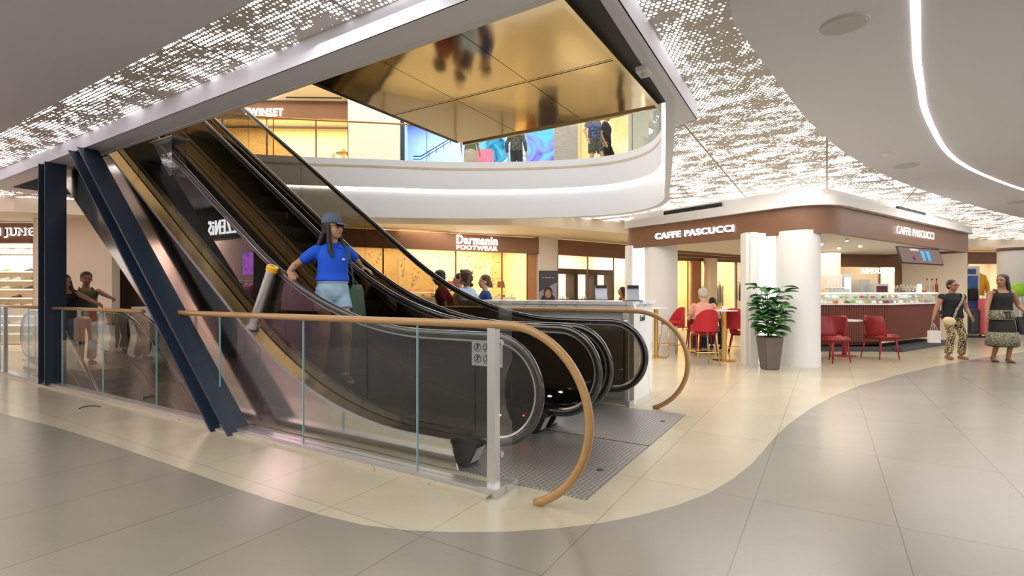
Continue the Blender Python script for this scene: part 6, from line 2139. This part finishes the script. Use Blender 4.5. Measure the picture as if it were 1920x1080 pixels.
# --- woman on the escalator
wp = W(4.38, 3.56, 0.40)
rzW = math.radians(33)
rhand = W(4.50, BAL[0] + .01, hU(4.50) + 1.055); lhand = W(4.62, BAL[1], hU(4.62) + 1.055)
M_royal = cloth('royal_blue_cotton', (0.010, 0.11, 0.80), .8)
M_denim = pbr('pale_denim', (0.36, 0.53, 0.68), .9, var=.30, scale=14, bump=.6, bscale=16)
dwn = W(-1, 0, -0.5).normalized()
t, I = person('woman in blue polo, denim shorts and grey cap on the near escalator', wp, rzW, 1.70, M_skin, M_hair, 'long',
              top=(M_royal, 'polo'), bottom=M_denim, shoes=(pbr('white_sandal', (0.75, 0.78, 0.76), 0.5), 'sandal'),
              rh=rhand, lh=lhand, rf=wp + W(.10, -.07, .075), lf=wp + W(-.10, .08, .078), head_yaw=math.radians(34), head_pitch=-.05,
              legs='shorts', hem=.42, sleeves=.55, vox=.0075, width=.96, waist=.13, elb=(0, .45, -.62), elx=.75,
              hand_n={-1: (Vector((0, 0, -1)), W(-.8, -.25, -.5).normalized(), .7, .35), 1: (Vector((0, 0, -1)), W(-.9, .3, -.42).normalized(), .35, .1)})
T, hp, S = I['T'], I['hp'], I['S']
hRw = (Matrix.Rotation(rzW, 4, 'Z') @ I['hR'].to_4x4())
M_cap = cloth('grey_blue_cap', (0.13, 0.18, 0.24), .85)
HMW = Matrix.Translation(T @ hp(0, .018, .062)) @ hRw @ Matrix.Rotation(.06, 4, 'X')
bm = B()
lathe(bm, [(.101, -.02), (.103, .0), (.101, .03), (.088, .066), (.06, .092), (.025, .104), (0, .106)], (0, 0, 0), 28, M=HMW @ Matrix.Diagonal((.93, 1.04, 1, 1)))
cp = obj('cap', bm, M_cap, t, True)
bm = B()
rows = []
for k in range(13):
    a = math.radians(-62 + k * 124 / 12)
    i0 = Vector((math.sin(a) * .094, -math.cos(a) * .10, -.012)); i1 = Vector((math.sin(a) * .088, -.10 - .085 * math.cos(a) * 1.0, -.022 - .02 * math.cos(a)))
    rows.append([bm.verts.new(HMW @ i0), bm.verts.new(HMW @ i1), bm.verts.new(HMW @ (i1 + Vector((0, 0, .008)))), bm.verts.new(HMW @ (i0 + Vector((0, 0, .008))))])
for i in range(12):
    for k in range(4): bm.faces.new((rows[i][k], rows[i][(k + 1) % 4], rows[i + 1][(k + 1) % 4], rows[i + 1][k]))
bmesh.ops.recalc_face_normals(bm, faces=bm.faces)
obj('visor', bm, M_cap, cp, True, split=True)
# sunglasses
bm = B()
for s in (1, -1):
    sph(bm, T @ hp(s * .033, -.088, .012), (.029 * S, .010 * S, .021 * S), M=hRw, n=16, m=10)
    tube(bm, [T @ hp(s * .06, -.078, .018), T @ hp(s * .079, -.02, .016), T @ hp(s * .079, .03, .0)], .003, 6)
tube(bm, [T @ hp(.012, -.096, .016), T @ hp(-.012, -.096, .016)], .004, 6)
obj('sunglasses', bm, pbr('dark_lens', (0.01, 0.008, 0.008), 0.1), t, True)
# collar, placket, small logo
tp = I['tp']
bm = B()
for s in (1, -1):
    p_ = [T @ tp(s * .012, -.10, .445), T @ tp(s * .075, -.085, .435), T @ tp(s * .078, -.005, .505), T @ tp(s * .03, -.075, .50)]
    hexa(bm, p_ + [q + Vector((0, 0, .006)) + (T.to_3x3() @ Vector((0, -.008, 0))) for q in p_])
obj('collar', bm, M_royal, t, True)
bm = B(); c_ = T @ tp(.075, -.1475, .325); box(bm, None, (.035, .004, .018), M=Matrix.Translation(c_) @ Matrix.Rotation(rzW + .35, 4, 'Z')); obj('logo_patch', bm, M_signw if False else pbr('logo_white', (0.8, 0.85, 0.95), .6), t)
bm = B(); wr = T @ I['J'][-1][2]; tube(bm, [wr + Vector((.031 * math.cos(a), .031 * math.sin(a), .012 * math.sin(a))) for a in frange(0, 2 * PI, 16)[:-1]], .006, 6, closed=True); obj('bracelet', bm, M_bmat, t, True)
# waistband and pocket seams of the shorts
bm = B(); tube(bm, [T @ (I['pel'] + Vector((.150 * math.cos(a), .118 * math.sin(a), .09)) * S) for a in frange(0, 2 * PI, 32)[:-1]], .010, 8, closed=True); obj('waistband', bm, M_denim, t, True)
# green tote on her left shoulder
M_olive = cloth('olive_canvas', (0.06, 0.105, 0.065), .9, var=.15)
bp = T @ Vector((.255, .02, .70))
tb_ = thing('tote_bag', 'dark green canvas tote hanging from the shoulder of the woman in blue', 'bag', (bp.x, bp.y, bp.z - .3))
bm = B()
Tb = Matrix.Translation(bp) @ Matrix.Rotation(rzW + .9, 4, 'Z')
rs = []
for z, w_, d_ in ((.30, .10, .03), (.24, .135, .05), (.08, .15, .07), (-.12, .165, .075), (-.27, .15, .06), (-.31, .10, .03)):
    rs.append([bm.verts.new(Tb @ Vector((w_ * math.cos(2 * PI * k / 20) * (1 + .05 * math.sin(3 * k)), d_ * math.sin(2 * PI * k / 20) * (1 + .12 * math.sin(2 * k + z * 9)), z))) for k in range(20)])
for i in range(len(rs) - 1):
    for k in range(20): bm.faces.new((rs[i][k], rs[i][(k + 1) % 20], rs[i + 1][(k + 1) % 20], rs[i + 1][k]))
bm.faces.new(rs[0]); bm.faces.new(rs[-1]); bmesh.ops.recalc_face_normals(bm, faces=bm.faces)
obj('bag_body', bm, M_olive, tb_, True)
shl = T @ tp(.115, -.0, .497)
for s in (-1, 1):
    bm = B(); tube(bm, smoothline([Tb @ Vector((s * .08, 0, .27)), T @ tp(.155, -.14 * (1 if s < 0 else -.9), .30), T @ tp(.13, -.085 * (1 if s < 0 else -1), .43), shl], 5), .009, 8); obj('strap', bm, M_olive, tb_, True)

# --- two women walking on the right
q = onz(1785, 672); q = Vector((q.x, q.y, 0))
M_blk = cloth('black_jersey', (0.012, 0.012, 0.016), .85)
M_pat = mat_pattern('black_ochre_print', (0.02, 0.015, 0.012), (0.60, 0.48, 0.24), 26)
rz1 = math.radians(-8)
T1 = Matrix.Translation(q) @ Matrix.Rotation(rz1, 4, 'Z')
w1, I1 = person('woman in black top, patterned trousers and glasses walking with a cream crossbody bag', q, rz1, 1.57, M_skin2, M_hair, 'short', top=(M_blk, 'tee'), bottom=M_pat,
                shoes=(pbr('tan_sandal', (0.30, 0.14, 0.07), .5), 'shoe'), sleeves=.12, lf=T1 @ Vector((.13, -.05, .075)), rf=T1 @ Vector((-.16, -.14, .085)),
                rh=T1 @ Vector((-.42, -.10, .77)), lh=T1 @ Vector((.20, -.22, .84)), width=1.22, armr=1.2, head_yaw=.25, vox=.010)
w1['label'] = 'woman in black top and patterned trousers walking with a cream crossbody bag'
T, hp, tp, S = I1['T'], I1['hp'], I1['tp'], I1['S']
bm = B()
for s in (1, -1): tube(bm, [T @ (hp(s * .03, -.088, .012) + Vector((.02 * math.cos(a), 0, .016 * math.sin(a)))) for a in frange(0, 2 * PI, 14)[:-1]], .003, 6, closed=True)
obj('glasses', bm, M_bmat, w1, True)
bp = T @ Vector((-.20, -.24, .76))
cb = thing('crossbody_bag', 'small cream crossbody bag with a patterned strap on the woman in black top', 'bag', (bp.x, bp.y, bp.z - .08))
bm = B(); sph(bm, bp, (.13, .045, .085), M=Matrix.Rotation(.25, 4, 'Y'), n=20, m=14); obj('bag_body', bm, cloth('cream_leather', (0.75, 0.62, 0.38), .6), cb, True)
bm = B()
sp_ = smoothline([bp + Vector((.08, -.01, .05)), T @ tp(-.02, -.175, .12), T @ tp(.06, -.17, .30), T @ tp(.13, -.10, .45), T @ tp(.12, .02, .475), T @ tp(.04, .15, .30), T @ tp(-.15, .16, .0)], 5)
tube(bm, sp_, .02, 8, rx=(.024, .004), up=(0, -1, 0)); obj('strap', bm, mat_pattern('strap_print', (0.1, 0.08, 0.06), (0.75, 0.66, 0.5), 40), cb, True)
hw = T @ I1['J'][-1][2]
pb = hw + Vector((-.02, -.02, -.11))
cbx = thing('paper_bag', 'small white paper bag hanging from the hand of the woman in black top', 'bag', (pb.x, pb.y, pb.z - .42))
bm = B(); box(bm, pb + Vector((0.02, 0, -.26)), (.19, .09, .24), -.2); obj('bag_body', bm, cloth('white_paper', (0.75, 0.73, 0.7), .7), cbx)
for s in (-.03, .03):
    bm = B(); tube(bm, smoothline([pb + Vector((-.03, s, -.14)), pb + Vector((.0, s * .3, .02)), pb + Vector((.07, s, -.14))], 5), .0035, 6); obj('bag_handle', bm, M_white, cbx)

q = onz(1877, 679); q = Vector((q.x, q.y, 0))
rz2 = math.radians(-12)
T2 = Matrix.Translation(q) @ Matrix.Rotation(rz2, 4, 'Z')
M_skirt = cloth('black_skirt', (0.015, 0.014, 0.014), .85)
w2, I2 = person('woman in black tank top and long skirt carrying a black tote', q, rz2, 1.66, M_skin2, M_hair, 'pony', top=(M_blk, 'tank'), bottom=M_skirt,
                shoes=(pbr('dark_sandal', (0.05, 0.03, 0.03), .5), 'sandal'), sleeves=0, legs='skirt', hem=.30, lf=T2 @ Vector((.10, -.02, .075)), rf=T2 @ Vector((-.08, .08, .08)),
                rh=T2 @ Vector((-.36, -.20, .86)), lh=T2 @ Vector((.30, -.16, .95)), head_yaw=-1.0, width=1.12, armr=1.15, vox=.010)
T, hp, tp, S = I2['T'], I2['hp'], I2['tp'], I2['S']
M_skp = mat_pattern('olive_print', (0.12, 0.11, 0.06), (0.34, 0.34, 0.24), 30)
bm = B(); eloft(bm, [(T @ Vector((0, -.03, .32)), .262, .232), (T @ Vector((0, -.03, .45)), .252, .228), (T @ Vector((0, -.03, .58)), .238, .222)], 28); obj('skirt_hem', bm, M_skp, w2, True)
bm = B(); eloft(bm, [(T @ tp(0, -.01, -.10), .215, .170), (T @ tp(0, -.005, .0), .212, .160), (T @ tp(0, 0, .085), .190, .142)], 28); obj('waist_sash', bm, M_skp, w2, True)
bm = B()
for x in (-.02, .03): tube(bm, [T @ tp(x, -.175, .05), T @ tp(x, -.195, -.07)], .010, 6)
tube(bm, [T @ tp(-.06, -.17, .055), T @ tp(.07, -.17, .055)], .010, 6); obj('sash_tie', bm, M_bmat, w2, True)
bp = T @ Vector((.42, -.12, .72))
tt = thing('tote_bag', 'big black leather tote on the arm of the woman in the long skirt', 'bag', (bp.x, bp.y, bp.z - .2))
bm = B()
rzb = rz2 - .15
Tb = Matrix.Translation(bp) @ Matrix.Rotation(rzb, 4, 'Z')
hexa(bm, [Tb @ Vector(v) for v in ((-.19, -.07, -.18), (.19, -.07, -.18), (.19, .07, -.18), (-.19, .07, -.18), (-.25, -.03, .15), (.25, -.03, .15), (.25, .03, .15), (-.25, .03, .15))])
bmesh.ops.bevel(bm, geom=bm.edges[:], offset=0.02, segments=2, affect='EDGES')
obj('bag_body', bm, pbr('black_leather', (0.02, 0.02, 0.022), .4), tt, True, split=True)
for s in (-.03, .03):
    bm = B(); tube(bm, smoothline([Tb @ Vector((-.12, s, .14)), Tb @ Vector((-.08, s, .30)), Tb @ Vector((.03, s, .31)), Tb @ Vector((.10, s, .14))], 5), .008, 8); obj('strap', bm, M_bmat, tt, True)

# --- café guests
M_pinkp = cloth('salmon_cotton', (0.85, 0.42, 0.34), .8)
M_jean = cloth('dark_jeans', (0.03, 0.05, 0.09), .85)
g, Ig = person('grey haired man in a salmon polo shirt sitting with his back to us', Vector((4.12, 10.95, 0)), PI - .12, 1.86, M_skin3, M_hair3, 'short', top=(M_pinkp, 'polo'), bottom=M_jean,
               shoes=(M_bmat, 'shoe'), sit=.60, lean=.26, female=False, sleeves=.6, face=False, vox=.012, head_yaw=.3,
               lh=Vector((4.0, 11.4, .80)), rh=Vector((4.45, 11.38, .80)))
g, Ig = person('dark haired guest in a grey jacket at the table beyond the gold post', Vector((4.62, 11.9, 0)), PI / 2 + .9, 1.60, M_skin2, M_hair, 'mid', top=(cloth('charcoal_knit', (0.06, 0.055, 0.06)), 'jumper'), bottom=M_jean,
               shoes=(M_bmat, 'shoe'), sit=.50, lean=.25, sleeves=1.85, face=False, vox=.012)
# --- four people behind the marble counter
def at_floor(px, Y): return Vector(((px - 960) / FP * Y, Y, 0))
person('man in a dark red shirt seen through the escalator glass', at_floor(838, 8.6), -PI / 2 - .1, 1.70, M_skin2, M_hair, 'short', top=(cloth('dark_red_cotton', (0.20, 0.015, 0.02)), 'tee'), bottom=M_jean, shoes=(M_bmat, 'shoe'), female=False, width=1.1, lean=.18, sleeves=.6, vox=.011)
person('boy with bare shoulders in profile left of the long haired person', at_floor(862, 9.2), -PI / 2 + .1, 1.66, M_skin3, M_hair, 'short', top=(cloth('peach_vest', (0.75, 0.45, 0.33)), 'tank'), bottom=M_jean, shoes=(M_white, 'shoe'), female=False, sleeves=0, vox=.011)
person('person with wavy brown hair and pale blue shirt by the marble counter', at_floor(877, 8.5), -PI / 2 - .45, 1.69, M_skin3, M_hair2, 'curly', top=(cloth('pale_blue_cotton', (0.38, 0.52, 0.72)), 'tee'), bottom=M_jean, shoes=(M_white, 'shoe'), female=False, sleeves=.6, vox=.011, lean=.05)
person('boy in a dark blue sports shirt in profile by the marble counter', at_floor(910, 8.9), -PI / 2 + .25, 1.62, M_skin3, M_hair2, 'short', top=(cloth('navy_sport', (0.015, 0.05, 0.22)), 'tee'), bottom=M_jean, shoes=(M_white, 'shoe'), female=False, sleeves=.6, vox=.011)
person('person with dark curly hair and black top beside the jewellery window', at_floor(1167, 12.6), -PI / 2, 1.46, M_skin2, M_hair, 'curly', top=(M_blk, 'tank'), bottom=M_jean, shoes=(M_bmat, 'shoe'), sleeves=0, vox=.012)
# --- two women at the top of the escalators going down
pA = W(11.55, 3.62)
person('woman with wavy hair and black top leaning by the steel column', pA, math.radians(35), 1.66, M_skin2, M_hair2, 'long', top=(M_blk, 'tank'), bottom=cloth('blue_jeans', (0.09, 0.15, 0.26)), shoes=(M_white, 'shoe'), lean=.30, sleeves=0, vox=.011,
       lh=W(10.75, 3.9, 1.06), rh=W(11.1, 3.2, 1.04), head_yaw=.5, width=1.05)
pB_ = W(11.75, 3.95)
person('man in olive vest behind the woman with wavy hair', pB_, math.radians(50), 1.70, M_skin2, M_hair, 'short', top=(cloth('olive_cotton', (0.10, 0.12, 0.06)), 'tank'), bottom=cloth('sand_trousers', (0.3, 0.22, 0.15)), shoes=(M_bmat, 'shoe'), lean=.12, sleeves=0, vox=.011,
       lh=W(10.6, 4.2, 1.08), female=False)
# --- people on the upper floor
def upf(px, Y): return Vector(((px - 960) / FP * Y, Y, ZF))
M_flor = mat_pattern('blue_floral', (0.02, 0.03, 0.05), (0.12, 0.2, 0.5), 18)
M_plaid = mat_pattern('dark_plaid', (0.015, 0.02, 0.015), (0.12, 0.16, 0.12), 22)
u0 = upf(1114, 13.15); Tu = Matrix.Translation(u0) @ Matrix.Rotation(.7, 4, 'Z')
person('walker in a blue floral shirt and dark shorts on the upper floor', u0, .7, 1.74, M_skin3, M_hair2, 'short', top=(M_flor, 'tee'), bottom=M_plaid, legs='shorts', hem=.85, shoes=(M_white, 'shoe'), female=False, sleeves=.6, vox=.012, face=False,
       lf=Tu @ Vector((.1, -.22, .08)), rf=Tu @ Vector((-.1, .2, .1)))
u0 = upf(1136, 13.55); Tu = Matrix.Translation(u0) @ Matrix.Rotation(1.2, 4, 'Z')
person('walker all in black with bare legs right of the floral shirt upstairs', u0, 1.2, 1.76, M_skin3, M_hair2, 'short', top=(M_blk, 'tee'), bottom=M_blk, legs='shorts', hem=.9, shoes=(M_white, 'shoe'), female=False, sleeves=.6, vox=.012, face=False,
       lf=Tu @ Vector((.1, -.25, .08)), rf=Tu @ Vector((-.1, .22, .12)))
person('person in dark camouflage clothes standing before the blue pictures upstairs', upf(968, 14.2), 2.9, 1.72, M_skin3, M_hair, 'mid', top=(M_plaid, 'tee'), bottom=M_blk, shoes=(M_bmat, 'shoe'), sleeves=1.8, vox=.012, face=False)
person('person in a grey skirt left of the globes upstairs', upf(882, 14.0), .4, 1.62, M_skin2, M_hair, 'mid', top=(cloth('olive_cotton', (0.10, 0.12, 0.06)), 'tee'), bottom=cloth('stone_skirt', (0.4, 0.38, 0.33)), legs='skirt', hem=ZF * 0 + .25, shoes=(M_bmat, 'shoe'), sleeves=.6, vox=.012, face=False)
